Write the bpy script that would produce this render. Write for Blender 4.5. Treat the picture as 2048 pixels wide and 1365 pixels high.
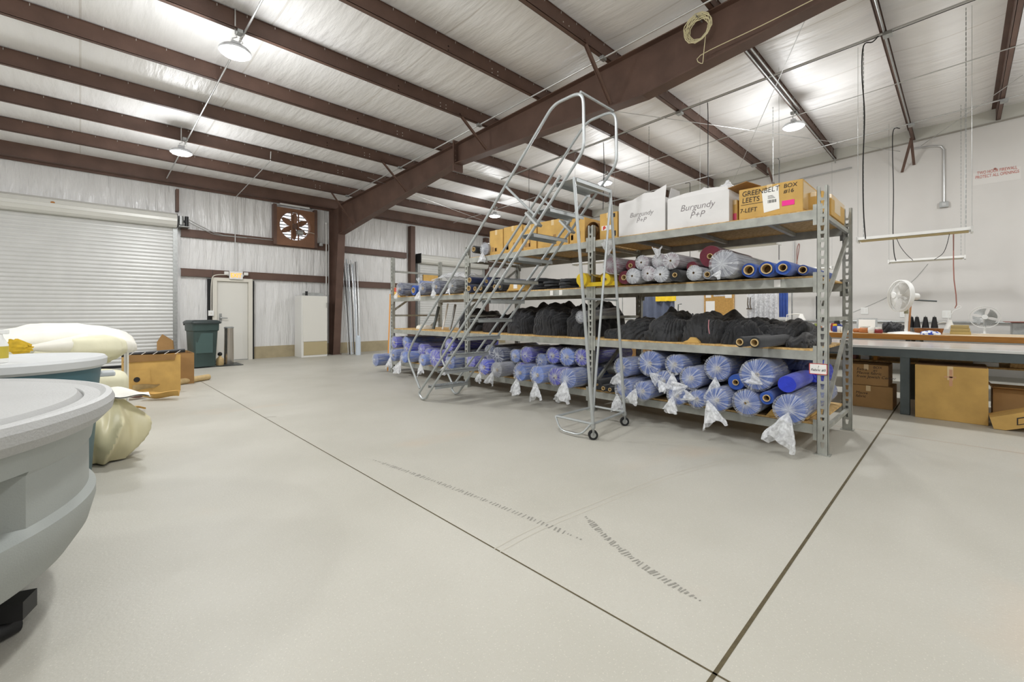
import bpy, bmesh, math, random
from mathutils import Vector, Matrix, noise
R = math.radians
PI = math.pi
C = bpy.context.scene.collection
for o in list(bpy.data.objects):
    bpy.data.objects.remove(o)

# ------------------------------------------------------------------ camera
cam = bpy.data.cameras.new('camera')
cam_o = bpy.data.objects.new('camera', cam)
C.objects.link(cam_o)
cam_o.location = (0, 0, 1.30)
cam_o.rotation_euler = (R(90), 0, R(45.5605 - 90))
cam.sensor_width = 36
cam.lens = 36 * 880.6 / 2048
cam.shift_y = -56.5 / 2048
cam.clip_start = 0.02
bpy.context.scene.camera = cam_o
sc = bpy.context.scene
sc.view_settings.view_transform = 'Standard'
sc.view_settings.look = 'None'
sc.view_settings.gamma = 1
sc.view_settings.exposure = 0.34
sc.view_settings.use_curve_mapping = False
wd = bpy.data.worlds.new('world'); sc.world = wd
wd.use_nodes = True
wd.node_tree.nodes['Background'].inputs[0].default_value = (0.8, 0.85, 1, 1)
wd.node_tree.nodes['Background'].inputs[1].default_value = 0.3
LAMP_DOWN = 52      # watts of each high bay, downward
LAMP_FILL = 52      # watts of the point added below each lens to fill the ceiling

# ------------------------------------------------------------------ colour + materials
def lin(c):
    return tuple((v / 12.92 if v <= 0.04045 else ((v + 0.055) / 1.055) ** 2.4) for v in (x / 255 for x in c))

def mat(name, rgb, rough=0.6, metal=0.0, var=0.0, vscale=6.0, bump=0.0, bscale=30.0, rgb2=None, spec=0.5,
        emis=None, estr=0, alpha=1.0, coat=0.0, stretch=None, detail=4, lo=0.35, hi=0.65):
    m = bpy.data.materials.new(name); m.use_nodes = True
    nt = m.node_tree; b = nt.nodes['Principled BSDF']
    col = lin(rgb)
    b.inputs['Base Color'].default_value = (*col, 1)
    b.inputs['Roughness'].default_value = rough
    b.inputs['Metallic'].default_value = metal
    b.inputs['Specular IOR Level'].default_value = spec
    b.inputs['Alpha'].default_value = alpha
    b.inputs['Coat Weight'].default_value = coat
    tc = nt.nodes.new('ShaderNodeTexCoord')
    src = tc.outputs['Object']
    if stretch:
        mp = nt.nodes.new('ShaderNodeMapping'); mp.inputs['Scale'].default_value = stretch
        nt.links.new(src, mp.inputs[0]); src = mp.outputs[0]
    if var > 0 or rgb2:
        n = nt.nodes.new('ShaderNodeTexNoise'); n.inputs['Scale'].default_value = vscale; n.inputs['Detail'].default_value = detail
        nt.links.new(src, n.inputs['Vector'])
        mr = nt.nodes.new('ShaderNodeMapRange')
        mr.inputs['From Min'].default_value = lo; mr.inputs['From Max'].default_value = hi
        nt.links.new(n.outputs['Fac'], mr.inputs['Value'])
        mx = nt.nodes.new('ShaderNodeMix'); mx.data_type = 'RGBA'
        c2 = lin(rgb2) if rgb2 else tuple(v * (1 - var) for v in col)
        mx.inputs[6].default_value = (*col, 1); mx.inputs[7].default_value = (*c2, 1)
        nt.links.new(mr.outputs[0], mx.inputs[0]); nt.links.new(mx.outputs[2], b.inputs['Base Color'])
    if bump > 0:
        n2 = nt.nodes.new('ShaderNodeTexNoise'); n2.inputs['Scale'].default_value = bscale; n2.inputs['Detail'].default_value = 5
        nt.links.new(src, n2.inputs['Vector'])
        bp = nt.nodes.new('ShaderNodeBump'); bp.inputs['Strength'].default_value = bump; bp.inputs['Distance'].default_value = 0.02
        nt.links.new(n2.outputs['Fac'], bp.inputs['Height']); nt.links.new(bp.outputs[0], b.inputs['Normal'])
    if emis:
        b.inputs['Emission Color'].default_value = (*lin(emis), 1); b.inputs['Emission Strength'].default_value = estr
    return m

def film(name, rgb=(235, 238, 242), a0=0.10, a1=0.65, scale=14, rough=0.14, stretch=(1, 1, 1)):
    m = bpy.data.materials.new(name); m.use_nodes = True
    nt = m.node_tree; b = nt.nodes['Principled BSDF']
    b.inputs['Base Color'].default_value = (*lin(rgb), 1); b.inputs['Roughness'].default_value = rough
    b.inputs['Specular IOR Level'].default_value = 0.8
    tc = nt.nodes.new('ShaderNodeTexCoord'); mp = nt.nodes.new('ShaderNodeMapping'); mp.inputs['Scale'].default_value = stretch
    nt.links.new(tc.outputs['Object'], mp.inputs[0])
    n = nt.nodes.new('ShaderNodeTexNoise'); n.inputs['Scale'].default_value = scale; n.inputs['Detail'].default_value = 6
    n.inputs['Distortion'].default_value = 0.8
    nt.links.new(mp.outputs[0], n.inputs['Vector'])
    mr = nt.nodes.new('ShaderNodeMapRange'); mr.inputs['From Min'].default_value = .35; mr.inputs['From Max'].default_value = .8
    mr.inputs['To Min'].default_value = a0; mr.inputs['To Max'].default_value = a1
    lw = nt.nodes.new('ShaderNodeLayerWeight'); lw.inputs['Blend'].default_value = .25
    ad = nt.nodes.new('ShaderNodeMath'); ad.operation = 'MULTIPLY_ADD'; ad.inputs[1].default_value = .35; ad.use_clamp = True
    nt.links.new(n.outputs['Fac'], mr.inputs['Value']); nt.links.new(lw.outputs['Facing'], ad.inputs[0]); nt.links.new(mr.outputs[0], ad.inputs[2]); nt.links.new(ad.outputs[0], b.inputs['Alpha'])
    bp = nt.nodes.new('ShaderNodeBump'); bp.inputs['Strength'].default_value = 0.7; bp.inputs['Distance'].default_value = 0.02
    nt.links.new(n.outputs['Fac'], bp.inputs['Height']); nt.links.new(bp.outputs[0], b.inputs['Normal'])
    return m

def wrap_film(name, dense=0.0):
    m = film(name); nt = m.node_tree; b = nt.nodes['Principled BSDF']; L = nt.links.new
    n = [k for k in nt.nodes if k.type == 'TEX_NOISE'][0]
    tc = nt.nodes.new('ShaderNodeTexCoord'); sp = nt.nodes.new('ShaderNodeSeparateXYZ'); L(tc.outputs['Object'], sp.inputs[0])
    at = nt.nodes.new('ShaderNodeMath'); at.operation = 'ARCTAN2'; L(sp.outputs[2], at.inputs[0]); L(sp.outputs[1], at.inputs[1])
    sc_ = nt.nodes.new('ShaderNodeMath'); sc_.operation = 'MULTIPLY'; sc_.inputs[1].default_value = 5.0; L(at.outputs[0], sc_.inputs[0])
    sx = nt.nodes.new('ShaderNodeMath'); sx.operation = 'MULTIPLY'; sx.inputs[1].default_value = 1.6; L(sp.outputs[0], sx.inputs[0])
    cb = nt.nodes.new('ShaderNodeCombineXYZ'); L(sc_.outputs[0], cb.inputs[0]); L(sx.outputs[0], cb.inputs[1])
    oi = nt.nodes.new('ShaderNodeObjectInfo'); L(oi.outputs['Random'], cb.inputs[2])
    n.inputs['Scale'].default_value = 2.6; n.inputs['Detail'].default_value = 5; n.inputs['Distortion'].default_value = .35
    L(cb.outputs[0], n.inputs['Vector'])
    mr = [k for k in nt.nodes if k.type == 'MAP_RANGE'][0]
    mr.inputs['From Min'].default_value = .44; mr.inputs['From Max'].default_value = .70
    mr.inputs['To Min'].default_value = .03 + dense; mr.inputs['To Max'].default_value = .62 + dense
    ln = nt.nodes.new('ShaderNodeVectorMath'); ln.operation = 'LENGTH'; c2 = nt.nodes.new('ShaderNodeCombineXYZ')
    L(sp.outputs[1], c2.inputs[0]); L(sp.outputs[2], c2.inputs[1]); L(c2.outputs[0], ln.inputs[0])
    gr = nt.nodes.new('ShaderNodeMapRange'); gr.inputs['From Min'].default_value = .01; gr.inputs['From Max'].default_value = .065
    gr.inputs['To Min'].default_value = .45; gr.inputs['To Max'].default_value = 0; L(ln.outputs['Value'], gr.inputs['Value'])
    ad = [k for k in nt.nodes if k.type == 'MATH' and k.operation == 'MULTIPLY_ADD'][0]
    a2 = nt.nodes.new('ShaderNodeMath'); a2.operation = 'ADD'; a2.use_clamp = True; L(ad.outputs[0], a2.inputs[0]); L(gr.outputs[0], a2.inputs[1]); L(a2.outputs[0], b.inputs['Alpha'])
    return m

# ------------------------------------------------------------------ mesh builder (world coordinates)
class MB:
    def __init__(s): s.v = []; s.f = []; s.m = []; s.mi = 0
    def add(s, vs, fs):
        k = len(s.v); s.v += [Vector(p) for p in vs]
        for f in fs: s.f.append([i + k for i in f]); s.m.append(s.mi)
        return s
    def box(s, x0, x1, y0, y1, z0, z1):
        if x0 > x1: x0, x1 = x1, x0
        if y0 > y1: y0, y1 = y1, y0
        if z0 > z1: z0, z1 = z1, z0
        return s.add([(x0,y0,z0),(x1,y0,z0),(x1,y1,z0),(x0,y1,z0),(x0,y0,z1),(x1,y0,z1),(x1,y1,z1),(x0,y1,z1)],
                     [(0,3,2,1),(4,5,6,7),(0,1,5,4),(1,2,6,5),(2,3,7,6),(3,0,4,7)])
    def obox(s, c, dx, dy, dz, rz=0, rx=0, ry=0):
        M = Matrix.Translation(c) @ Matrix.Rotation(rz,4,'Z') @ Matrix.Rotation(ry,4,'Y') @ Matrix.Rotation(rx,4,'X')
        q = MB().box(-dx/2,dx/2,-dy/2,dy/2,-dz/2,dz/2)
        return s.add([M @ v for v in q.v], q.f)
    def beam(s, p0, p1, w, h, up=(0,0,1)):
        p0 = Vector(p0); p1 = Vector(p1); d = (p1-p0).normalized(); up = Vector(up)
        a = d.cross(up)
        if a.length < 1e-4: a = d.cross(Vector((1,0,0)))
        a.normalize(); b = a.cross(d).normalized()
        a *= w/2; b *= h/2
        vs = [p0-a-b,p0+a-b,p0+a+b,p0-a+b,p1-a-b,p1+a-b,p1+a+b,p1-a+b]
        return s.add(vs, [(0,1,2,3),(7,6,5,4),(0,4,5,1),(1,5,6,2),(2,6,7,3),(3,7,4,0)])
    def tube(s, pts, r, n=8, closed=False, caps=True):
        pts = [Vector(p) for p in pts]; N = len(pts); rs = r if isinstance(r,(list,tuple)) else [r]*N
        rings = []; prev = None
        for i,p in enumerate(pts):
            if closed: d = pts[(i+1)%N]-pts[i-1]
            else: d = pts[min(i+1,N-1)]-pts[max(i-1,0)]
            if d.length < 1e-9: d = Vector((0,0,1))
            d.normalize()
            if prev is None:
                a = d.cross(Vector((0,0,1)))
                if a.length < 1e-3: a = d.cross(Vector((1,0,0)))
            else: a = prev - d*prev.dot(d)
            a.normalize(); prev = a; b = d.cross(a)
            rings.append([p + (a*math.cos(2*PI*k/n) + b*math.sin(2*PI*k/n))*rs[i] for k in range(n)])
        vs = [q for rr in rings for q in rr]; fs = []
        M = N if closed else N-1
        for i in range(M):
            j = (i+1)%N
            for k in range(n): fs.append((i*n+k, i*n+(k+1)%n, j*n+(k+1)%n, j*n+k))
        if caps and not closed: fs.append(tuple(range(n))[::-1]); fs.append(tuple((N-1)*n+k for k in range(n)))
        return s.add(vs, fs)
    def cyl(s, p0, p1, r0, r1=None, n=16, caps=True):
        return s.tube([p0,p1],[r0, r0 if r1 is None else r1], n, caps=caps)
    def lathe(s, prof, o=(0,0,0), n=24, M=None, fn=None, cap0=False, cap1=False):
        # prof: (r, z) about the Z axis; fn(theta, i) scales r
        o = Vector(o); vs = []; fs = []
        for i,(r,z) in enumerate(prof):
            for k in range(n):
                t = 2*PI*k/n; q = r*(fn(t,i) if fn else 1)
                p = Vector((q*math.cos(t), q*math.sin(t), z)); vs.append((M @ p if M else p)+o)
        for i in range(len(prof)-1):
            for k in range(n): fs.append((i*n+k, i*n+(k+1)%n, (i+1)*n+(k+1)%n, (i+1)*n+k))
        if cap0: fs.append(tuple(range(n))[::-1])
        if cap1: fs.append(tuple((len(prof)-1)*n+k for k in range(n)))
        return s.add(vs, fs)
    def grid(s, fn, nu, nv, cu=False, cv=False):
        vs = [fn(i/(nu if cu else nu-1), j/(nv if cv else nv-1)) for i in range(nu) for j in range(nv)]
        fs = []
        for i in range(nu if cu else nu-1):
            for j in range(nv if cv else nv-1):
                a=i*nv+j; b=((i+1)%nu)*nv+j; c=((i+1)%nu)*nv+(j+1)%nv; d=i*nv+(j+1)%nv
                fs.append((a,b,c,d))
        return s.add(vs, fs)
    def prism(s, poly, o, u, v, w):
        # polygon in the (u, v) plane at o, extruded along w
        o=Vector(o);u=Vector(u);v=Vector(v);w=Vector(w);n=len(poly)
        vs=[o+u*a+v*b for a,b in poly]; vs+=[p+w for p in vs]
        fs=[tuple(range(n))[::-1], tuple(range(n,2*n))]+[(i,(i+1)%n,n+(i+1)%n,n+i) for i in range(n)]
        return s.add(vs, fs)
    def sphere(s, c, r, n=12, m=8, sc_=(1,1,1)):
        c=Vector(c)
        return s.lathe([(max(r*math.sin(PI*i/m),1e-4), -r*math.cos(PI*i/m)) for i in range(m+1)], c, n, Matrix.Diagonal((*sc_,1)).to_3x3() if sc_!=(1,1,1) else None)
    def mul(s, M):
        s.v = [M @ v for v in s.v]; return s
    def mesh(s, name, mats, smooth=35):
        me = bpy.data.meshes.new(name)
        me.from_pydata(s.v, [], s.f)
        for m in (mats if isinstance(mats,(list,tuple)) else [mats]): me.materials.append(m)
        if any(s.m): me.polygons.foreach_set('material_index', s.m)
        if smooth:
            me.polygons.foreach_set('use_smooth', [True]*len(me.polygons))
            me.update(); me.set_sharp_from_angle(angle=R(smooth))
        me.update()
        return me
    # a part: world coordinates turned into the parent's frame
    def part(s, name, m, parent, smooth=35, bevel=0, label=None):
        P = Matrix.Identity(4); q = parent
        while q is not None:
            P = q.matrix_basis @ P; q = q.parent
        s.mul(P.inverted())
        o = bpy.data.objects.new(name, s.mesh(name, m, smooth)); C.objects.link(o); o.parent = parent
        if bevel: bev(o, bevel)
        if label: o['label'] = label
        return o
    def solo(s, name, m, label, cat, group=None, smooth=35, bevel=0, kind=None):
        xs=[v.x for v in s.v]; ys=[v.y for v in s.v]; zs=[v.z for v in s.v]
        c=Vector(((min(xs)+max(xs))/2,(min(ys)+max(ys))/2,min(zs)))
        s.v=[v-c for v in s.v]
        o=bpy.data.objects.new(name, s.mesh(name,m,smooth)); C.objects.link(o); o.location=c
        tag(o,label,cat,group,kind)
        if bevel: bev(o,bevel)
        return o
    def struct(s, name, m, parent=None, smooth=35):
        if parent: return s.part(name, m, parent, smooth)
        o=bpy.data.objects.new(name, s.mesh(name,m,smooth)); C.objects.link(o); o['kind']='structure'
        return o

def bev(o, w, seg=2):
    b=o.modifiers.new('bevel','BEVEL'); b.width=w; b.segments=seg; b.limit_method='ANGLE'; b.angle_limit=R(40)
def tag(o,label=None,cat=None,group=None,kind=None):
    if label: o['label']=label
    if cat: o['category']=cat
    if group: o['group']=group
    if kind: o['kind']=kind
    return o
def thing(name, label, cat, loc=(0,0,0), rz=0, group=None):
    o=bpy.data.objects.new(name,None); C.objects.link(o); o.location=loc; o.rotation_euler=(0,0,rz)
    o.empty_display_size=.1
    return tag(o,label,cat,group)
def dup(root, loc=None, rz=None, label=None, group=None):
    r=root.copy(); C.objects.link(r)
    if loc is not None: r.location=loc
    if rz is not None: r.rotation_euler=(0,0,rz)
    if label: r['label']=label
    if group: r['group']=group
    for ch in list(root.children):
        c=ch.copy(); C.objects.link(c); c.parent=r
        for g in list(ch.children):
            d=g.copy(); C.objects.link(d); d.parent=c
    return r
def text(body, size, m, parent, M, name='lettering', depth=0.0006, shear=0.0, align='LEFT', bold=0.0, sx=1.0, label=None):
    cu=bpy.data.curves.new('t','FONT'); cu.body=body; cu.size=size; cu.extrude=depth; cu.shear=shear; cu.align_x=align; cu.offset=bold
    cu.space_line=0.95
    to=bpy.data.objects.new('t',cu); C.objects.link(to)
    dg=bpy.context.evaluated_depsgraph_get(); me=bpy.data.meshes.new_from_object(to.evaluated_get(dg))
    bpy.data.objects.remove(to); me.materials.clear(); me.materials.append(m)
    P=Matrix.Identity(4); q=parent
    while q is not None: P=q.matrix_basis @ P; q=q.parent
    me.transform(P.inverted() @ M @ Matrix.Diagonal((sx,1,1,1)))
    o=bpy.data.objects.new(name,me); C.objects.link(o); o.parent=parent
    if label: o['label']=label
    return o
def face(o, xdir, ydir):
    # matrix placing flat text: local x along xdir, y along ydir
    x=Vector(xdir).normalized(); y=Vector(ydir).normalized(); z=x.cross(y)
    M=Matrix((x,y,z)).transposed().to_4x4(); M.translation=Vector(o); return M
def nz(p, s=1.0): return noise.noise(Vector(p)*s)
FX,FCX,FHY,FH=880.6,1024,626,1.30
SA,CA=math.sin(R(45.5605)),math.cos(R(45.5605))
def ray(px,py):
    u=(px-FCX)/FX; v=(FHY-py)/FX
    return (SA*u+CA,-CA*u+SA,v)
def gz(px,py,z=0.0):
    r=ray(px,py); t=(z-FH)/r[2]; return Vector((r[0]*t,r[1]*t,z))
def onX(X,px,py):
    r=ray(px,py); t=X/r[0]; return Vector((X,r[1]*t,FH+r[2]*t))
def onY(Y,px,py):
    r=ray(px,py); t=Y/r[1]; return Vector((r[0]*t,Y,FH+r[2]*t))
def onD(d,px,py):
    r=ray(px,py); return Vector((r[0]*d,r[1]*d,FH+r[2]*d))
def roof(Y): return 4.64+0.0441*(12.27-Y)      # underside of the purlins

# ------------------------------------------------------------------ shared materials
M_brown=mat('primer_brown_steel',(104,80,69),.55,0,.25,2.5,.08,60,spec=.4)
M_galv=mat('galvanised_steel',(172,174,172),.38,.55,.2,18)
M_cond=mat('conduit_steel',(190,190,188),.35,.6)
M_rack=mat('grey_rack_paint',(170,171,163),.5,.1,.25,9,.05,40)
M_ladder=mat('ladder_grey_paint',(176,180,180),.35,.35,.1,10)
M_dkgrey=mat('bench_grey_steel',(84,92,92),.5,.1,.15,8)
M_black=mat('black_plastic',(24,24,26),.5)
M_white=mat('white_plastic',(232,232,228),.45)
M_wpaint=mat('white_enamel',(228,227,222),.35)
M_osb=mat('particle_board',(222,188,128),.8,0,0,28,.05,60,rgb2=(184,144,84),detail=8)
M_wood=mat('pine_board',(214,178,120),.7,0,0,3,.04,40,rgb2=(180,138,84),stretch=(1,12,12))
M_kraft=mat('cardboard',(208,168,96),.85,0,.16,5,.06,30)
M_kraft2=mat('brown_cardboard',(168,130,82),.85,0,.15,5,.06,30)
M_kraftd=mat('dark_cardboard',(132,100,64),.9)
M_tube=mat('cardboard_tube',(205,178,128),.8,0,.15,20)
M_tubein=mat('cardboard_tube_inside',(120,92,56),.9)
M_ink=mat('marker_ink',(38,34,34),.7)
M_film=film('clear_plastic_film',a0=.10,a1=.42)
M_wrap=wrap_film('pleated_wrap_film'); M_wrap2=wrap_film('milky_wrap_film',.2)
M_tail=film('gathered_plastic_film',(240,242,245),.28,.8,22,.18)
M_rubber=mat('black_rubber',(30,30,30),.8)
M_cord=mat('black_cord',(30,28,28),.6)
M_redcord=mat('red_brown_cord',(150,96,84),.6)
M_paper=mat('white_paper',(238,236,230),.7)
M_tape=mat('clear_tape',(222,196,150),.15,spec=.8)
# ================================================================== the building
X0,X1,Y0,Y1=-8.0,13.3,-8.0,14.0
def wall_mat(name,rgb,rough,bump,streak=(1,1,1),bs=3,dist=.06,var=.04):
    m=mat(name,rgb,rough,0,var,1.5,bump,bs,stretch=streak)
    for n in m.node_tree.nodes:
        if n.type=='BUMP': n.inputs['Distance'].default_value=dist
    return m
M_vinyl=wall_mat('white_vinyl_insulation',(230,229,227),.22,.9,(2.2,1,.3),3.2,.10)
M_firewall=wall_mat('painted_gypsum_wall',(214,211,206),.6,.04,(1,1,1),8)
M_liner=wall_mat('roof_liner_vinyl',(244,243,242),.42,.5,(3.0,.55,1),2.6,.06,.05)
# seams of the roof liner, a little darker tape every 1.22 m
def seams(m,axis,step,width,dark):
    nt=m.node_tree; b=nt.nodes['Principled BSDF']
    tc=nt.nodes.new('ShaderNodeTexCoord'); sp=nt.nodes.new('ShaderNodeSeparateXYZ'); nt.links.new(tc.outputs['Object'],sp.inputs[0])
    a=nt.nodes.new('ShaderNodeMath'); a.operation='PINGPONG'; a.inputs[1].default_value=step/2; nt.links.new(sp.outputs[axis],a.inputs[0])
    l=nt.nodes.new('ShaderNodeMath'); l.operation='LESS_THAN'; l.inputs[1].default_value=width; nt.links.new(a.outputs[0],l.inputs[0])
    mx=nt.nodes.new('ShaderNodeMix'); mx.data_type='RGBA'; old=b.inputs['Base Color'].links[0].from_socket
    nt.links.new(old,mx.inputs[6]); mx.inputs[7].default_value=(*lin(dark),1); nt.links.new(l.outputs[0],mx.inputs[0]); nt.links.new(mx.outputs[2],b.inputs['Base Color'])
seams(M_liner,0,1.83,.012,(222,219,215))

# floor : concrete with two saw-cut joints crossing, a crack and tyre marks
def floor_mat():
    m=bpy.data.materials.new('sealed_concrete'); m.use_nodes=True; nt=m.node_tree; b=nt.nodes['Principled BSDF']; L=nt.links.new
    tc=nt.nodes.new('ShaderNodeTexCoord'); v=tc.outputs['Object']
    def noi(s,d,st=None):
        n=nt.nodes.new('ShaderNodeTexNoise'); n.inputs['Scale'].default_value=s; n.inputs['Detail'].default_value=d
        if st:
            mp=nt.nodes.new('ShaderNodeMapping'); mp.inputs['Scale'].default_value=st; L(v,mp.inputs[0]); L(mp.outputs[0],n.inputs['Vector'])
        else: L(v,n.inputs['Vector'])
        return n.outputs['Fac']
    def ramp(src,a,c):
        r=nt.nodes.new('ShaderNodeMapRange'); r.inputs['From Min'].default_value=a; r.inputs['From Max'].default_value=c; L(src,r.inputs['Value']); return r.outputs[0]
    def mix(f,c1,c2):
        x=nt.nodes.new('ShaderNodeMix'); x.data_type='RGBA'; L(f,x.inputs[0])
        for i,c in ((6,c1),(7,c2)):
            if isinstance(c,tuple): x.inputs[i].default_value=(*lin(c),1)
            else: L(c,x.inputs[i])
        return x.outputs[2]
    def scale(f,k):
        a=nt.nodes.new('ShaderNodeMath'); a.operation='MULTIPLY'; L(f,a.inputs[0]); a.inputs[1].default_value=k; return a.outputs[0]
    base=mix(ramp(noi(.8,6),.35,.68),(187,184,174),(177,174,163))
    base=mix(scale(ramp(noi(60,6),.5,.75),.35),base,(176,171,158))
    base=mix(scale(ramp(noi(150,3),.66,.74),.4),base,(150,142,126))
    base=mix(scale(ramp(noi(120,2),.62,.7),.4),base,(226,222,210))
    base=mix(scale(ramp(noi(.55,3,(1,1.5,1)),.62,.8),.35),base,(206,172,140))
    L(base,b.inputs['Base Color'])
    rr=nt.nodes.new('ShaderNodeMapRange'); rr.inputs['To Min'].default_value=.36; rr.inputs['To Max'].default_value=.6; L(noi(2,5),rr.inputs['Value']); L(rr.outputs[0],b.inputs['Roughness'])
    b.inputs['Specular IOR Level'].default_value=.4
    bp=nt.nodes.new('ShaderNodeBump'); bp.inputs['Strength'].default_value=.12; bp.inputs['Distance'].default_value=.01; L(noi(70,4),bp.inputs['Height']); L(bp.outputs[0],b.inputs['Normal'])
    return m
M_floor=floor_mat(); M_joint=mat('joint_dirt',(92,82,58),.9,0,.3,30)
M_crack=mat('rusty_crack',(176,138,106),.9); M_mark=mat('tyre_scuff',(150,147,138),.8,0,.3,60); M_faint=mat('faint_tyre_line',(186,181,168),.7)
fl=MB(); fl.box(X0-.2,X1+.2,Y0-.2,Y1+.2,-.2,0)
def strip(p,q,w,mi,z=.0008):
    fl.mi=mi; p=Vector((p[0],p[1],z)); q=Vector((q[0],q[1],z)); d=(q-p).normalized(); n=Vector((-d.y,d.x,0))*w/2
    fl.add([p-n,q-n,q+n,p+n],[(0,1,2,3)]); fl.mi=0
JX,JY=1.63,.62
strip((JX,-8),(JX,14),.009,1); strip((-8,JY),(13.3,JY),.016,1)
strip((JX-.0,6.05),(JX+.12,6.0),.008,1)
a=gz(1700,857);bq=gz(2048,908); pts=[a+(bq-a)*(i/14)+Vector((0,0.012*math.sin(i*2.3),0)) for i in range(-3,30)]
for p,q in zip(pts,pts[1:]): strip(p,q,.006,2)
rnd=random.Random(4)
def treads(p,q,bend,n,wd,seed):
    p=gz(*p);q=gz(*q);d=(q-p).normalized();nn=Vector((-d.y,d.x,0))
    for i in range(n):
        t=(i+rnd.uniform(-.25,.25))/n; c=p+(q-p)*t+nn*bend*math.sin(PI*t)
        h=wd*rnd.uniform(.5,1.1)*(.45 if t<.06 or t>.94 else 1); e=(nn*.9+d*rnd.uniform(-.35,.1)).normalized()
        strip(c-e*h/2,c+e*h/2,rnd.uniform(.006,.012),3,.0011)
treads((748,921),(1170,1083),.03,70,.05,1); treads((1172,1035),(1408,1207),-.05,44,.05,2)
cur=[gz(*p) for p in ((1000,1105),(1080,1062),(1180,1020),(1290,975),(1380,944),(1500,913))]
def cr(P,n=8):
    out=[]; P=[P[0]]+P+[P[-1]]
    for i in range(1,len(P)-2):
        for k in range(n):
            t=k/n; a_,b_,c_,d_=P[i-1],P[i],P[i+1],P[i+2]
            out.append(.5*((2*b_)+(c_-a_)*t+(2*a_-5*b_+4*c_-d_)*t*t+(3*b_-a_-3*c_+d_)*t**3))
    out.append(P[-2]); return out
cc=cr(cur)
for off in (0,.045):
    for p,q in zip(cc,cc[1:]):
        n=Vector((-(q-p).y,(q-p).x,0)).normalized()*off; strip(p+n,q+n,.007,4,.001)
fl.struct('floor',[M_floor,M_joint,M_crack,M_mark,M_faint],smooth=0)

# walls
def hole_wall(): pass
zt=5.9
MB().box(X0-.2,X1+.2,Y1,Y1+.2,0,zt).struct('wall_left',M_vinyl)
M_band=mat('gypsum_band',(196,195,186),.7)
w=MB(); w.box(X1,X1+.2,Y0-.2,Y1,0,zt); w.struct('wall_back',M_firewall)
MB().box(X0-.2,X0,Y0-.2,Y1,0,zt).struct('wall_front',M_vinyl)
MB().box(X0,X1,Y0-.2,Y0,0,zt).struct('wall_right',M_firewall)
# concrete curb painted beige along the foot of the left wall
MB().box(X0,X1,Y1-.012,Y1,0,.34).struct('baseboard_left',mat('wall_base_tan',(184,170,138),.7,0,.2,3))
# drop band of gypsum right under the roof on the back wall
tb=MB(); tb.prism([(Y0,roof(Y0)-.02),(Y1,roof(Y1)-.02),(Y1,roof(Y1)+.3),(Y0,roof(Y0)+.3)],(X1-.03,0,0),(0,1,0),(0,0,1),(.03,0,0)); tb.struct('trim_1',M_band)
tb=MB(); tb.beam((X1-.035,Y0,roof(Y0)-.03),(X1-.035,Y1,roof(Y1)-.03),.02,.03); tb.struct('trim_2',mat('grey_seam_trim',(150,146,136),.7))  # thin grey strip along the lower edge of the gypsum band

# ceiling : liner draped over the purlins, sagging between them
PY=[13.72,12.27,10.81,9.38,7.95,6.46,5.09,3.68,2.2,.77,-.5,-1.95,-3.4,-4.85,-6.3,-7.75]
def cz(x,y):
    z=roof(y)+.262
    for a_,b_ in zip(PY,PY[1:]):
        if b_<=y<=a_:
            t=(a_-y)/(a_-b_); z-=.045*math.sin(PI*t)**.7*(1+.35*nz((x*.5,a_*3,0)))
    return z+.006*nz((x*1.2,y*4,1))
cl=MB(); ys=[]
for a_,b_ in zip([14.1]+PY,PY+[-8.1]):
    for k in range(8): ys.append(a_+(b_-a_)*k/8)
ys.append(-8.1); nx=90
cl.grid(lambda u,v:(X0-.1+(X1-X0+.2)*u, ys[min(int(round(v*(len(ys)-1))),len(ys)-1)], cz(X0+(X1-X0)*u, ys[min(int(round(v*(len(ys)-1))),len(ys)-1)])),nx,len(ys))
k=len(cl.v); cl.v+=[v+Vector((0,0,.12)) for v in cl.v[:k]]; nf=len(cl.f)
cl.f+=[[i+k for i in f][::-1] for f in cl.f[:nf]]; cl.m+=[0]*nf
cl.f[:nf]=[f for f in cl.f[:nf]]
cl.struct('ceiling',M_liner,smooth=60)

# purlins : Z sections of brown primed steel, screw tips along the top flange
ordn=['first','second','third','fourth','fifth','sixth','seventh','eighth','ninth','tenth','eleventh','twelfth']
M_screw=mat('screw_tip',(210,206,200),.4,.5)
for i,y in enumerate(PY[1:11]):
    z=roof(y); b=MB(); h=.25
    b.box(X0,X1-.031,y,y+.006,z,z+h)
    b.box(X0,X1-.031,y-.06,y+.006,z,z+.006); b.box(X0,X1-.031,y-.06,y-.055,z,z+.018)
    b.box(X0,X1-.031,y-.012,y+.065,z+h-.006,z+h)
    b.mi=1
    for k in range(60):
        x=X0+.3+k*.33
        if x>X1-.1: break
        b.box(x-.003,x+.003,y-.008,y-.002,z+h-.035,z+h-.004)
    for k in range(5):
        for sx in (5.62-.95-k*.12 if k<2 else 5.62-1.9,):
            b.box(sx,sx+.016,y-.003,y,z+.06,z+.076); b.box(sx,sx+.016,y-.003,y,z+.12,z+.136)
    b.solo('roof_purlin',[M_brown,M_screw],'brown steel roof purlin, %s one counted from the wall with the rolling doors'%ordn[i],'roof beam','steel purlins under the roof',smooth=0)
# eave strut along the top of the left wall
b=MB(); y=13.72; z=roof(y)-.02
b.box(X0,X1-.031,y,y+.008,z,z+.28); b.box(X0,X1-.031,y-.02,y+.2,z-.008,z); b.box(X0,X1-.031,y+.19,y+.2,z-.06,z)
b.solo('eave_beam',[M_brown],'deep brown eave beam running along the very top of the wall with the rolling doors','roof beam',smooth=0)

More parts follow.
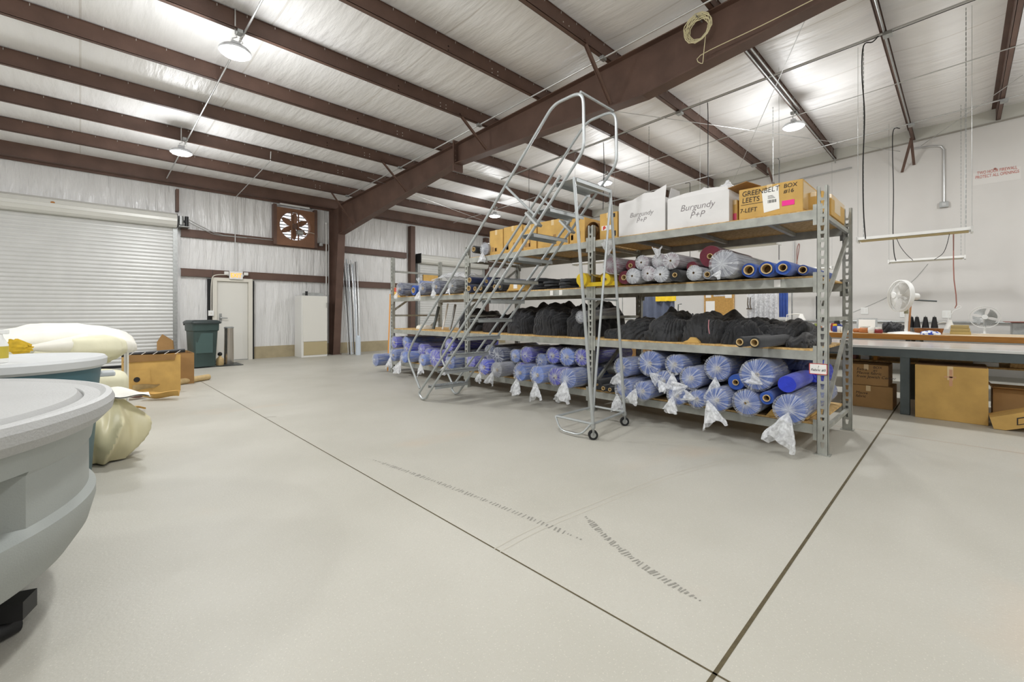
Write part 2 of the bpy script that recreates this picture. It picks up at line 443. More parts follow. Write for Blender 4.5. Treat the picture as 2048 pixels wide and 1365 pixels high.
# the main frame : column and rafter
FXm=5.70
ct=MB(); # column flanges + web, tapering outward to the knee
ct.prism([(13.62,0),(13.92,0),(13.92,4.55),(13.24,4.55),(13.24,3.62)],(FXm-.006,0,0),(0,1,0),(0,0,1),(.012,0,0))
ct.beam((FXm,13.625,0),(FXm,13.245,3.62),.22,.012,up=(0,1,0)); ct.beam((FXm,13.245,3.6),(FXm,13.245,4.56),.22,.014,up=(0,1,0))
ct.box(FXm-.11,FXm+.11,13.915,13.93,0,4.55); ct.box(FXm-.13,FXm+.13,13.55,13.95,0,.02)
ct.solo('steel_column',M_brown,'tapered brown steel column standing against the left wall beside the exhaust fan','column',smooth=0)
rf=thing('steel_rafter','massive brown steel roof rafter crossing the ceiling from the column up to the right','roof beam',(FXm,5.5,4.4))
top=lambda Y: roof(Y)-.004
bot=[(13.23,3.70),(7.45,4.44),(5.19,4.40),(3.12,4.35),(.9,4.62),(-8,4.98)]
seg=[(13.23,7.47),(7.43,-7.99)]
for (ya,yb) in seg:
    zb_=lambda Y: next(p[1]+(q[1]-p[1])*(p[0]-Y)/(p[0]-q[0]) for p,q in zip(bot,bot[1:]) if q[0]-.01<=Y<=p[0]+.01)
    pts=[(ya,top(ya)),(yb,top(yb)),(yb,zb_(yb))]+[(yy,zz) for yy,zz in reversed(bot) if yb+.02<yy<ya-.02]+[(ya,zb_(ya))]
    w_=MB(); w_.prism(pts,(FXm-.005,0,0),(0,1,0),(0,0,1),(.01,0,0)); w_.part('web',M_brown,rf,0)
f=MB(); f.beam((FXm,13.24,top(13.24)-.007),(FXm,-8,top(-8)-.007),.2,.014); f.part('top_flange',M_brown,rf,0)
f=MB()
for p,q in zip(bot,bot[1:]): f.beam((FXm,p[0],p[1]),(FXm,q[0],q[1]),.2,.016)
f.part('bottom_flange',M_brown,rf,0)
sp=MB(); sp.box(FXm-.12,FXm+.12,7.43,7.47,4.28,4.92)
sp.part('splice_plate',M_brown,rf,0)
for z_ in (4.33,4.5,4.6,4.7,4.87):
    bl=MB(); bl.cyl((FXm-.08,7.40,z_),(FXm-.08,7.5,z_),.014,n=6); bl.part('splice_bolt',M_brown,rf)
# diagonal flange braces from the purlins down to the rafter
k=0
for yy,side in ((12.27,-1),(9.38,-1),(6.46,-1),(3.68,-1)):
    zb=[b_ for b_ in bot]; 
    def zbot(Y):
        for p,q in zip(bot,bot[1:]):
            if q[0]<=Y<=p[0]: return p[1]+(q[1]-p[1])*(p[0]-Y)/(p[0]-q[0])
    m_=MB(); m_.beam((FXm+.0+side*.75,yy-.02,roof(yy)+.05),(FXm+side*.10,yy-.03,zbot(yy)+.03),.045,.006,up=(0,1,0)); m_.beam((FXm+side*.75,yy-.045,roof(yy)+.05),(FXm+side*.10,yy-.055,zbot(yy)+.03),.006,.05,up=(0,1,0))
    m_.solo('flange_brace',M_brown,'thin diagonal steel brace between purlin and big rafter, %s from the column'%['nearest','second','third','fourth'][k],'brace','diagonal braces on the rafter',smooth=0); k+=1

# wall girts (brown C channels) on the left wall
def girt(x0,x1,z,desc,h=.2):
    b=MB(); b.box(x0,x1,Y1-.10,Y1-.094,z-h/2,z+h/2-.0); b.box(x0,x1,Y1-.10,Y1,z+h/2-.006,z+h/2); b.box(x0,x1,Y1-.10,Y1,z-h/2,z-h/2+.006)
    b.box(x0,x1,Y1-.105,Y1-.099,z-h/2,z-h/2+.02); b.box(x0,x1,Y1-.105,Y1-.099,z+h/2-.02,z+h/2)
    b.solo('wall_girt',M_brown,desc,'steel rail',smooth=0,group='horizontal brown rails on the left wall')
girt(1.83,5.58,3.35,'upper horizontal brown steel rail between the big rolling door and the column')
girt(1.83,2.50,2.34,'lower brown steel rail, short piece left of the exit sign')
girt(2.51,5.58,2.34,'lower brown steel rail running from the exit sign to the column')
girt(5.83,8.35,3.35,'upper brown steel rail right of the column')
girt(12.2,13.25,3.35,'upper brown steel rail seen between the racks in the far corner')
girt(5.83,8.35,2.24,'lower brown steel rail right of the column')
b=MB(); b.box(1.72,1.78,13.8,13.99,3.86,4.42); b.solo('door_jamb_post',M_brown,'short vertical brown post above the rolling door hood','steel post',smooth=0)
# ------------------------------------------------------------------ high bay lamps
M_lamp=mat('led_lens',(255,255,255),.4,emis=(255,252,246),estr=14)
M_alu=mat('lamp_housing',(196,198,200),.35,.6)
def highbay(x,y,label,hang=True):
    z=roof(y)-.30
    t=thing('high_bay_lamp',label,'ceiling lamp',(x,y,z),0,'round high bay lamps')
    b=MB(); b.lathe([(.001,.075),(.07,.075),(.09,.06),(.155,.045),(.178,.02),(.182,-.008),(.172,-.014),(.165,-.004)],(x,y,z),40); hs=b.part('housing',M_alu,t,50)
    b=MB(); b.lathe([(.167,-.006),(.15,-.03),(.1,-.045),(.05,-.052),(.001,-.054)],(x,y,z),40); b.part('lens',M_lamp,hs,60)
    b=MB(); b.box(x-.05,x+.05,y-.04,y+.04,z+.075,z+.13); b.part('driver_box',M_alu,t,0,.004)
    b=MB(); b.tube([(x-.01,y,z+.13),(x-.03,y+.01,z+.17),(x+.02,y,z+.2),(x,y,z+.235)],.006,6); b.tube([(x,y,z+.235),(x,y,cz(x,y)+.004)],.008,6); b.part('hook',M_cond,t)
    b=MB(); pts=[(x+.04,y,z+.12),(x+.09,y+.02,z+.16),(x+.06,y+.04,z+.22),(x+.11,y+.02,z+.27)]; b.tube(cr([Vector(p) for p in pts],5),.005,6); b.part('power_cord',M_white,t)
    b=MB(); b.box(x+.02,x+.08,y-.04,y+.06,z+.255,z+.298); b.part('junction_box',M_galv,t,0)
    L=bpy.data.lights.new('lamp_light','AREA'); L.shape='DISK'; L.size=.3; L.energy=LAMP_DOWN; L.color=(.97,.985,1)
    lo=bpy.data.objects.new('lamp_light',L); C.objects.link(lo); lo.parent=t; lo.location=(0,0,-.07)
    P=bpy.data.lights.new('fill_point','POINT'); P.shadow_soft_size=.22; P.energy=LAMP_FILL; P.color=(.97,.985,1)  # added fill point, hung in air under the lens to even the ceiling
    po=bpy.data.objects.new('fill_point',P); C.objects.link(po); po.parent=t; po.location=(0,0,-.42)
    return t
highbay(1.40,6.43,'glowing round high bay lamp, the largest one, at upper left')
highbay(1.40,10.6,'glowing round high bay lamp near the left wall, above the rolling door')
highbay(9.52,10.5,'glowing round high bay lamp in the far left corner, left of the ladder steps')
highbay(9.52,6.33,'glowing round high bay lamp seen right behind the ladder platform')
highbay(9.52,2.19,'glowing round high bay lamp on the right, under the twin conduits')
for i,(x,y) in enumerate([(1.4,2.2),(1.4,-2.0),(9.52,-2.0),(-4.5,2.2),(-4.5,6.4),(-4.5,10.6),(-4.5,-2),(5.4,-5.8)]):
    highbay(x,y,'round high bay lamp outside the view, number %s of those behind the camera'%ordn[i])
# ================================================================== along the left wall
M_door=mat('galvanised_door_slats',(205,205,202),.38,.15,.06,3)
M_hood=mat('hood_enamel',(212,211,204),.4,.1,.05,2)
WY=13.86
# big rolling door
dr=thing('door_1',None,None,(-.43,WY,0)); dr['kind']='structure'
def corr(x0,x1,z0,z1,y,pitch,amp):
    n=int((z1-z0)/pitch*8); b=MB()
    b.grid(lambda u,v:(x0+(x1-x0)*v, y-amp*abs(math.sin(PI*(z1-z0)*u/pitch))**.6, z0+(z1-z0)*u),n,2); return b
corr(-2.6,1.70,.02,3.46,WY,.088,.014).struct('curtain',M_door,dr)
b=MB(); b.box(1.66,1.75,WY-.05,WY+.1,0,3.45); b.struct('door_guide',M_galv,dr,0)
b=MB(); b.box(-2.7,-2.6,WY-.05,WY+.1,0,3.45); b.struct('door_guide',M_galv,dr,0)
b=MB(); b.box(-2.6,1.7,WY-.03,WY+.03,0,.06); b.struct('bottom_bar',M_rubber,dr,0)
# hood
pr=[(.0,3.43),(-.30,3.43),(-.36,3.48),(-.39,3.56),(-.39,3.64),(-.36,3.72),(-.30,3.77),(-.22,3.79),(0,3.79)]
def hood(x0,x1,y,dz,s,parent,m):
    b=MB(); P=[(a_*s,(z_-3.43)*s+dz) for a_,z_ in pr]
    P2=[]
    for p,q in zip(P,P[1:]):
        for k in range(3): P2.append((p[0]+(q[0]-p[0])*k/3,p[1]+(q[1]-p[1])*k/3))
    P2.append(P[-1])
    b.prism([(a_,z_) for a_,z_ in P2],(x0,y,0),(0,1,0),(0,0,1),(x1-x0,0,0))
    for a_,z_ in (P[3],P[4],P[5]): b.cyl((x0,y+a_,z_),(x1,y+a_,z_),.008,n=6)
    b.struct('hood',m,parent,0)
    b=MB(); b.prism(P,(x1,y,0),(0,1,0),(0,0,1),(.012,0,0)); b.struct('hood_end_seal',M_rubber,parent,0)
hood(-2.7,1.72,13.98,3.43,1,dr,M_hood)
b=MB(); b.sphere((-.42,13.594,3.66),.03,8,5,(1.2,.1,.8)); b.struct('rust_patch',mat('rust_spot',(170,110,50),.9),dr)
# door operator beside the hood
t=thing('door_motor','small chrome and grey motor with chain hoist at the right end of the door hood','motor',(1.86,13.7,3.45))
b=MB(); b.cyl((1.80,13.68,3.50),(1.80,13.68,3.72),.055,n=16); b.part('motor_body',M_galv,t)
b=MB(); b.cyl((1.735,13.7,3.6),(1.95,13.7,3.6),.03,n=12); b.cyl((1.92,13.7,3.47),(1.92,13.7,3.73),.04,n=12); b.part('gear_housing',M_black,t)
b=MB(); b.box(1.75,1.97,13.6,13.98,3.455,3.47); b.part('mounting_plate',M_galv,t,0)

# second rolling door, far right part of the wall
d3=thing('door_3',None,None,(10.3,WY,0)); d3['kind']='structure'
corr(8.85,11.9,.02,3.1,WY,.088,.014).struct('curtain',M_door,d3)
for x in (8.80,11.92):
    b=MB(); b.box(x-.05,x+.05,WY-.05,WY+.1,0,3.1); b.struct('door_guide',M_galv,d3,0)
hood(8.78,12.0,13.98,3.1,.95,d3,M_hood)
b=MB(); b.box(8.76,8.78,13.62,13.97,3.1,3.45); b.struct('hood_end_seal',M_rubber,d3,0)
for x in (8.55,12.1):
    b=MB(); b.box(x-.09,x+.09,13.8,13.99,0,4.42); b.solo('door_jamb_post',M_brown,'tall brown jamb post beside the far rolling door, '+('its left one' if x<9 else 'its right one'),'steel post',smooth=0)
b=MB(); b.box(8.98,9.75,13.79,13.835,2.42,2.72); b.solo('brown_board',[M_kraft],'small brown board fixed on the slats of the far rolling door','board',smooth=0)

# exit door
d2=thing('door_2',None,None,(2.97,13.9,0)); d2['kind']='structure'
M_frame=mat('door_frame_cream',(218,214,202),.45)
b=MB(); b.box(2.50,2.60,13.86,14,0,2.24); b.box(3.34,3.44,13.86,14,0,2.24); b.box(2.60,3.34,13.86,14,2.15,2.24); b.struct('door_frame',M_frame,d2,0)
b=MB(); b.box(2.605,3.335,13.93,13.975,.02,2.145); leaf=b.struct('door_leaf',mat('door_leaf_white',(222,220,212),.4),d2,0)
b=MB(); b.box(2.60,3.34,13.9,13.99,0,.02); b.struct('threshold',M_galv,d2,0)
b=MB(); b.cyl((2.69,13.93,1.17),(2.69,13.86,1.17),.03,n=14); b.tube([(2.69,13.87,1.17),(2.75,13.85,1.16),(2.84,13.86,1.155)],.012,8); b.struct('door_handle',M_galv,leaf)
b=MB(); b.box(2.66,2.72,13.925,13.93,1.02,1.28); b.struct('strike_plate',M_galv,leaf,0)
b=MB(); b.box(2.40,2.48,13.9,13.99,0,2.2); b.solo('door_jamb_post',M_rubber,'narrow dark vertical channel at the left side of the white exit door','steel post',smooth=0)
b=MB(); b.box(3.45,3.49,13.9,13.99,0,2.2); b.solo('door_jamb_post',M_rubber,'narrow dark vertical channel at the right side of the white exit door','steel post',smooth=0)
# switch box on the frame
t=thing('switch_box','small white electrical box beside the handle of the exit door','electrical box',(2.47,13.8,1.22))
b=MB(); b.box(2.40,2.52,13.80,13.86,1.22,1.36); b.part('box_body',M_white,t,0,.004)
b=MB(); b.box(2.445,2.475,13.795,13.80,1.27,1.31); b.part('toggle',M_frame,t,0)
b=MB(); b.tube(cr([Vector(p) for p in ((2.46,13.83,1.36),(2.46,13.83,1.8),(2.47,13.83,2.1),(2.50,13.8,2.26),(2.62,13.78,2.31),(2.85,13.78,2.32))],5),.011,8)
b.solo('conduit',M_frame,'thin cream conduit climbing the left jamb of the exit door to the sign','conduit')

# exit sign
t=thing('exit_sign','lit EXIT sign with orange letters and two lamp heads above the white door','exit sign',(3.03,13.80,2.22))
b=MB(); b.box(2.87,3.19,13.80,13.85,2.21,2.43); eh=b.part('housing',M_white,t,0,.008)
M_or=mat('lit_orange_letters',(250,150,50),.5,emis=(255,150,50),estr=1.3)
text('EXIT',.155,M_or,eh,face((2.895,13.798,2.265),(1,0,0),(0,0,1)),'lettering',.001,bold=.004,sx=.82)
for x in (2.80,3.26):
    b=MB(); b.box(x-.05,x+.05,13.76,13.84,2.33,2.41); b.part('lamp_head',M_wpaint,t,0,.01)
b=MB(); b.box(2.84,3.22,13.84,13.895,2.30,2.36); b.part('bracket',M_white,t,0)
def RF(px,py,off=0):
    r=ray(px,py); tt=(4.64+.0441*12.27+off-FH)/(r[2]+.0441*r[1]); return Vector((r[0]*tt,r[1]*tt,FH+r[2]*tt))
b=MB(); q=RF(541,322,-.02); b.tube([(3.0,13.78,2.43),(3.0,13.78,4.36),(3.02,13.70,4.46),(3.06,13.5,4.53),q,(q.x,q.y-.03,q.z+.2)],.011,8)
b.solo('conduit',M_cond,'thin conduit rising from the exit sign and bending onto the ceiling','conduit')
b=MB(); b.tube([(1.95,13.68,3.66),(2.2,13.80,3.56),(2.55,13.885,3.42),(2.75,13.885,3.385),(5.0,13.885,3.40)],.011,8)
b.solo('conduit',M_cond,'thin conduit sloping from the door motor onto the upper brown rail','conduit')
b=MB(); b.tube([(1.95,13.68,3.60),(2.2,13.80,3.50),(2.5,13.885,3.39),(2.7,13.885,3.37),(3.3,13.885,3.375)],.009,8)
b.solo('conduit',M_cond,'shorter lower one of the two conduits leaving the door motor','conduit')

# exhaust fan
fx0,fx1,fz0,fz1=4.04,5.10,3.28,4.36; fcx,fcz,fr=4.55,3.87,.415
t=thing('exhaust_fan','square brown wall exhaust fan with round opening and six blades beside the column','exhaust fan',((fx0+fx1)/2,13.9,fz0))
M_fan=mat('fan_rusty_brown',(134,96,72),.6,.1,.2,4)
n=48; b=MB(); yo,yi=13.80,13.83
def sq(a_):
    c_,s_=math.cos(a_),math.sin(a_); k=min((fx1-fcx if c_>0 else fcx-fx0-.0)/max(abs(c_),1e-6),(fz1-fcz if s_>0 else fcz-fz0)/max(abs(s_),1e-6)); return (fcx+c_*k,fcz+s_*k)
angs=sorted(set([2*PI*i/n for i in range(n)]+[math.atan2(z_-fcz,x_-fcx)%(2*PI) for x_ in (fx0,fx1) for z_ in (fz0,fz1)])); N=len(angs)
vs=[];
for a_ in angs: x_,z_=sq(a_); vs.append((x_,yo,z_))
for a_ in angs: vs.append((fcx+fr*1.04*math.cos(a_),yo,fcz+fr*1.04*math.sin(a_)))
for a_ in angs: vs.append((fcx+fr*math.cos(a_),yo+.04,fcz+fr*math.sin(a_)))
for a_ in angs: vs.append((fcx+fr*math.cos(a_),yo+.12,fcz+fr*math.sin(a_)))
fs=[]
for k in range(3):
    for i in range(N): j=(i+1)%N; fs.append((k*N+i,k*N+j,(k+1)*N+j,(k+1)*N+i))
b.add(vs,fs)
b.box(fx0-.005,fx0,yo,13.97,fz0,fz1); b.box(fx1,fx1+.005,yo,13.97,fz0,fz1); b.box(fx0,fx1,yo,13.97,fz0-.005,fz0); b.box(fx0,fx1,yo,13.97,fz1,fz1+.005)
b.part('housing',M_fan,t,40)
for sx in (fx0-.08,fx1):
    b=MB(); b.box(sx,sx+.08,yo-.01,13.97,fz0,fz1+.08); b.part('frame_rail',M_brown,t,0)
for k in range(6):
    a_=2*PI*k/6+.5; b=MB()
    def bl(u,v,a_=a_):
        r_=.07+.33*u; w=(.03+.048*math.sin(PI*min(u*.9+.1,1)))*(v-.5)*2; cx_=r_*math.cos(a_)-w*math.sin(a_); cz_=r_*math.sin(a_)+w*math.cos(a_)
        return (fcx+cx_,13.89+w*.35,fcz+cz_)
    b.grid(bl,7,4); b.part('blade',M_fan,t)
b=MB(); b.cyl((fcx,13.86,fcz),(fcx,13.93,fcz),.075,n=20); b.part('hub',M_brown,t)
for x_ in (fcx-.09,fcx+.10):
    b=MB(); b.box(x_-.02,x_+.02,13.835,13.85,fcz-fr-.01,fcz+fr+.01); b.part('support_bar',M_fan,t,0)
b=MB(); b.cyl((fcx+.02,13.74,fcz-.19),(fcx+.18,13.74,fcz-.19),.075,n=18); b.part('motor',M_galv,t,label='grey round motor')
# louvres behind, daylight through the gaps
b=MB()
for k in range(9):
    z_=fcz-fr+.05+k*.092; b.add([(fcx-fr,13.93,z_),(fcx+fr,13.93,z_),(fcx+fr,13.96,z_+.040),(fcx-fr,13.96,z_+.040)],[(0,1,2,3)])
b.part('louvre',M_galv,t,0)
M_sky=mat('daylight_between_louvres',(255,255,255),.5,emis=(245,248,255),estr=1.1)
b=MB(); b.box(fcx-fr,fcx+fr,13.975,13.985,fcz-fr,fcz+fr); b.part('daylight_gap',M_sky,t,0)
b=MB(); b.box(4.15,4.98,13.86,13.94,4.45,4.50); b.solo('closure_strip',M_white,'short white strip above the brown exhaust fan','strip',smooth=0)
b=MB(); b.tube(cr([Vector(p) for p in ((4.75,13.76,3.68),(5.0,13.77,3.72),(5.2,13.85,3.66),(5.28,13.93,3.5),(5.31,13.94,3.42))],5),.008,6); b.solo('power_cord',M_frame,'pale cord from the exhaust fan motor to a junction box','cord')
b=MB(); b.box(5.26,5.36,13.82,13.894,3.36,3.46); b.solo('junction_box',M_galv,'grey junction box on the rail right of the exhaust fan','electrical box',smooth=0,bevel=.004)
b=MB(); b.tube([(5.48,13.86,1.85),(5.48,13.86,4.05)],.018,10); b.sphere((5.48,13.86,4.09),.04,10,6); b.solo('conduit',M_white,'white vertical pipe with dark cap just left of the column','conduit')
b=MB(); b.tube([(5.555,13.86,1.85),(5.555,13.86,3.42),(5.53,13.86,3.47)],.012,8); b.solo('conduit',M_cond,'thin grey vertical conduit between the white pipe and the column','conduit')

# white cabinet and what is on it
t=thing('metal_cabinet','tall white cabinet standing beside the base of the steel column','cabinet',(4.93,13.6,0))
b=MB(); b.box(4.56,5.30,13.33,13.9,.0,1.80); b.part('body',M_wpaint,t,0,.006)
b=MB(); b.box(4.60,5.29,13.31,13.332,.46,1.79); b.part('door_panel',mat('cabinet_door',(224,222,214),.35),t,0,.004)
b=MB(); b.box(4.62,5.29,13.318,13.332,.06,.45); b.part('lower_panel',mat('tan_lower_panel',(178,164,128),.7),t,0)
b=MB(); b.cyl((5.26,13.29,1.45),(5.26,13.29,1.6),.008,n=8); b.part('handle',M_galv,t)
t=thing('shallow_tray','low grey tray with black trim on top of the white cabinet','tray',(4.98,13.6,1.80))
b=MB(); b.box(4.72,5.22,13.4,13.75,1.80,1.89); b.part('tray_body',M_galv,t,0,.01)
b=MB(); b.box(4.70,4.76,13.39,13.45,1.80,1.93); b.part('clip',M_black,t,0,.006)

# green wheeled bin
cx,cy=2.08,12.72
t=thing('wheeled_bin','dark green wheeled rubbish bin with closed lid against the left wall','rubbish bin',(cx,cy,0),R(8))
M_green=mat('bin_green_plastic',(56,74,71),.45,0,.12,4); M_gdark=mat('bin_dark_plastic',(52,60,60),.45)
def rr(w,d,z,r_=.06):
    out=[]
    for sx,sy,a0 in ((1,1,0),(-1,1,90),(-1,-1,180),(1,-1,270)):
        for k in range(4): a_=R(a0+k*30); out.append((sx*(w/2-r_)+r_*math.cos(a_), sy*(d/2-r_)+r_*math.sin(a_), z))
    return out
def loft(b,rings,o,rz=0):
    Mx=Matrix.Translation(o)@Matrix.Rotation(rz,4,'Z'); n=len(rings[0]); vs=[Mx@Vector(p) for r_ in rings for p in r_]
    fs=[(i*n+k,i*n+(k+1)%n,(i+1)*n+(k+1)%n,(i+1)*n+k) for i in range(len(rings)-1) for k in range(n)]
    fs+=[tuple(range(n))[::-1],tuple((len(rings)-1)*n+k for k in range(n))]
    b.add(vs,fs)
b=MB(); loft(b,[rr(.44,.5,.03),rr(.45,.52,.3),rr(.455,.53,.31),rr(.50,.58,.86),rr(.54,.62,.88),rr(.55,.63,1.04)],(cx,cy,0),R(8)); b.part('body',M_green,t)
b=MB(); loft(b,[rr(.60,.68,1.04),rr(.61,.69,1.07),rr(.58,.66,1.10),rr(.50,.58,1.125)],(cx,cy,0),R(8)); b.part('lid',M_gdark,t)
b=MB(); b.cyl((cx-.32,cy+.3,1.02),(cx+.32,cy+.34,1.02),.018,n=8); b.part('handle',M_black,t)
for s_ in (-1,1):
    b=MB(); b.cyl((cx+s_*.25,cy+.22,.11),(cx+s_*.29,cy+.226,.11),.105,n=20); b.part('wheel',M_black,t)
b=MB(); b.box(cx-.17,cx+.17,cy-.30,cy-.285,.35,.82); b.part('front_panel',mat('bin_panel_green',(66,88,85),.4),t,0,.02)
b=MB(); b.box(1.72,2.86,12.50,12.58,.0,.012); b.box(2.40,2.90,12.5,13.2,0,.014); b.solo('floor_mat',M_gdark,'dark mat under the steel can right of the green bin','mat',smooth=0)
t=thing('steel_can','slim tall stainless steel can in front of the white exit door','can',(2.66,12.85,.014))
b=MB(); b.lathe([(.10,.014),(.105,.03),(.10,.9),(.105,.92)],(2.66,12.85,0),28,cap0=True,cap1=True); b.part('body',mat('brushed_stainless',(190,184,176),.25,.9),t)
b=MB(); b.lathe([(.107,.915),(.107,.935),(.09,.95),(.001,.953)],(2.66,12.85,0),28); b.part('lid',M_galv,t)
t=thing('small_jug','small tan jug with dark round cap between the green bin and steel can','jug',(2.45,12.74,.014))
b=MB(); b.lathe([(.001,.014),(.075,.014),(.085,.06),(.08,.17),(.03,.22),(.028,.25)],(2.45,12.74,0),16); b.part('body',M_tube,t)
b=MB(); b.sphere((2.45,12.74,.285),.05,12,8); b.part('cap',M_black,t)
b=MB(); b.box(1.48,1.72,13.0,13.25,0,.26); b.solo('cardboard_box',M_kraft,'small low cardboard box on the floor left of the green bin','box',bevel=.004,smooth=0)
b=MB(); b.prism([(0,0),(.34,0),(.30,.62),(.10,.78),(0,.6)],(1.30,13.30,0),(1,0,0),(0,.16,1),(.02,.03,0)); b.solo('cardboard_sheet',M_kraft2,'torn brown cardboard sheet leaning at the corner of the rolling door','cardboard',smooth=0)

# bundle of metal poles leaning by the column
rnd=random.Random(11)
M_pole=mat('pole_steel',(188,190,190),.3,.7); M_poleb=mat('pole_black',(52,52,54),.4,.3); M_polew=mat('pole_blue_white',(206,216,226),.4)
tops=[5.98+.05*i for i in range(11)]
for i,x in enumerate(tops):
    zt_=3.02+rnd.uniform(-.15,.06)-(.0 if i else .02); xb=5.97+.03*i+rnd.uniform(-.02,.02); yb=13.34-i*.012+rnd.uniform(-.05,.05)
    m_=[M_pole,M_poleb,M_pole,M_polew][i%4]
    b=MB(); b.tube([(xb,yb,0),((xb+x)/2+.02,(yb+13.885)/2,zt_/2),(x,13.885,zt_)],.013,8)
    b.solo('metal_pole',m_,'long thin %s pole leaning right of the column, %s from the left'%(['shiny steel','black','shiny steel','pale blue'][i%4],ordn[i]),'pole','poles leaning right of the column')
b=MB(); b.lathe([(.001,.0),(.075,.0),(.08,.1),(.075,.55),(.03,.6)],(6.12,13.02,.0),18); b.solo('water_jug',M_polew,'pale blue cylindrical container among the feet of the leaning poles','container')

# conduits under the roof of the left bay
def roofpipe(x,ya,yb,r_,label,m_=None,off=-.014,cat='conduit',ends=True):
    b=MB(); b.tube([(x,ya,roof(ya)+off),(x,yb,roof(yb)+off)],r_,8); return b.solo('conduit',m_ or M_cond,label,cat)
roofpipe(1.50,13.5,-7.5,.0125,'straight conduit crossing the ceiling past both lamps at upper left')
x=5.42; b=MB(); b.tube([(x,12.3,roof(12.3)-.02),(x,-7.9,roof(-7.9)-.02)],.0125,8); b.solo('conduit',M_cond,'conduit running along the left side of the big rafter','conduit')
for i,y in enumerate((12.2,9.33,6.42,3.64)):
    b=MB(); b.box(x-.05,x+.05,y-.03,y+.03,roof(y)-.05,roof(y)); b.solo('junction_box',M_galv,'small junction box on the conduit left of the rafter, %s from the column'%ordn[i],'electrical box',smooth=0,bevel=.004)

# ================================================================== left foreground
M_gbin=mat('grey_bin_plastic',(158,162,158),.5,0,.07,2.5,.1,160); M_glid=mat('grey_lid_plastic',(178,178,176),.5,0,.06,3,.25,120)
c0=Vector((-1.02,2.92,0))
t=thing('round_grey_bin','very large round grey plastic bin with flat lid, cut by the left frame edge','bin',c0)
prof=[(.001,.17),(.80,.17),(.86,.21),(1.0,.28),(1.05,.36),(1.075,.46),(1.075,.50),(1.05,.525),(1.05,.715),(1.06,.73),(1.07,.80),(1.085,.83)]
def recess(th,i):
    a_=(math.degrees(th)+360)%360
    if i in (7,8) and 200<a_<327: return .92
    return 1
b=MB(); b.lathe(prof,c0,120,fn=recess); b.part('body',M_gbin,t,30)
b=MB(); b.lathe([(1.08,.815),(1.10,.82),(1.135,.86),(1.142,.90),(1.132,.925),(1.11,.93),(1.09,.915),(1.035,.915),(1.028,.904),(1.02,.917),(1.01,.93),(.5,.935),(.001,.937)],c0,120); b.part('lid',M_glid,t,30)
b=MB(); b.lathe([(.001,.13),(.74,.13),(.78,.15),(.78,.172),(.001,.172)],c0,64); b.part('dolly',M_black,t)
for k in range(5):
    a_=2*PI*k/5-1.02; p=c0+Vector((math.cos(a_)*.68,math.sin(a_)*.68,0))
    b=MB(); b.cyl(p+Vector((-.02,.0,.055)),p+Vector((.02,0,.055)),.055,n=18); b.box(p.x-.035,p.x+.035,p.y-.03,p.y+.03,.1,.135); b.part('caster',M_black,t)
c1=Vector((-.36,4.7,0)); M_teal=mat('teal_bin_plastic',(70,104,112),.45,0,.15,3)
t=thing('round_teal_bin','teal round bin with pale grey lid standing behind the large grey bin','bin',c1)
b=MB(); b.lathe([(.001,.0),(.40,.0),(.42,.03),(.47,.80),(.48,.90)],c1,64); b.part('body',M_teal,t)
b=MB(); b.lathe([(.485,.89),(.51,.91),(.515,.955),(.50,.975),(.47,.975),(.44,.96),(.2,.965),(.001,.965)],c1,64); b.part('lid',mat('pale_lid',(206,208,208),.45),t,label='pale grey lid')
b=MB(); b.box(c1.x+.41,c1.x+.56,c1.y-.02,c1.y+.16,.80,.835); b.box(c1.x+.43,c1.x+.46,c1.y+.04,c1.y+.09,.6,.82); b.part('side_handle',mat('handle_pale',(196,200,202),.4),t,0,.01)
# spray bottle on the teal bin
p=onD(3.25,2,0); p=Vector((-.66,4.55,.965)) ; sp0=p
q=ray(-2,700); k_=(4.5)/q[1]; px_=Vector((q[0]*k_,4.5,.966))
t=thing('spray_bottle','white spray bottle standing on the teal bin at the left edge','bottle',px_)
b=MB(); b.lathe([(.001,.0),(.04,.0),(.043,.02),(.043,.12),(.02,.17),(.016,.19)],px_,16); b.part('body',M_white,t)
b=MB(); b.obox(px_+Vector((.01,0,.205)),.07,.025,.03); b.part('trigger',M_white,t,0,.004)
b=MB(); b.lathe([(.0435,.03),(.0435,.11)],px_,16); b.part('label_band',mat('bottle_label',(190,170,60),.5),t)

b=MB(); pq=c0+Vector((.80,-.25,0)); b.obox(pq+Vector((0,0,.12)),.16,.10,.07,R(-20)); b.cyl(pq+Vector((-.03,-.02,.045)),pq+Vector((.03,.02,.045)),.045,n=18); b.part('caster',M_black,bpy.data.objects['round_grey_bin'])
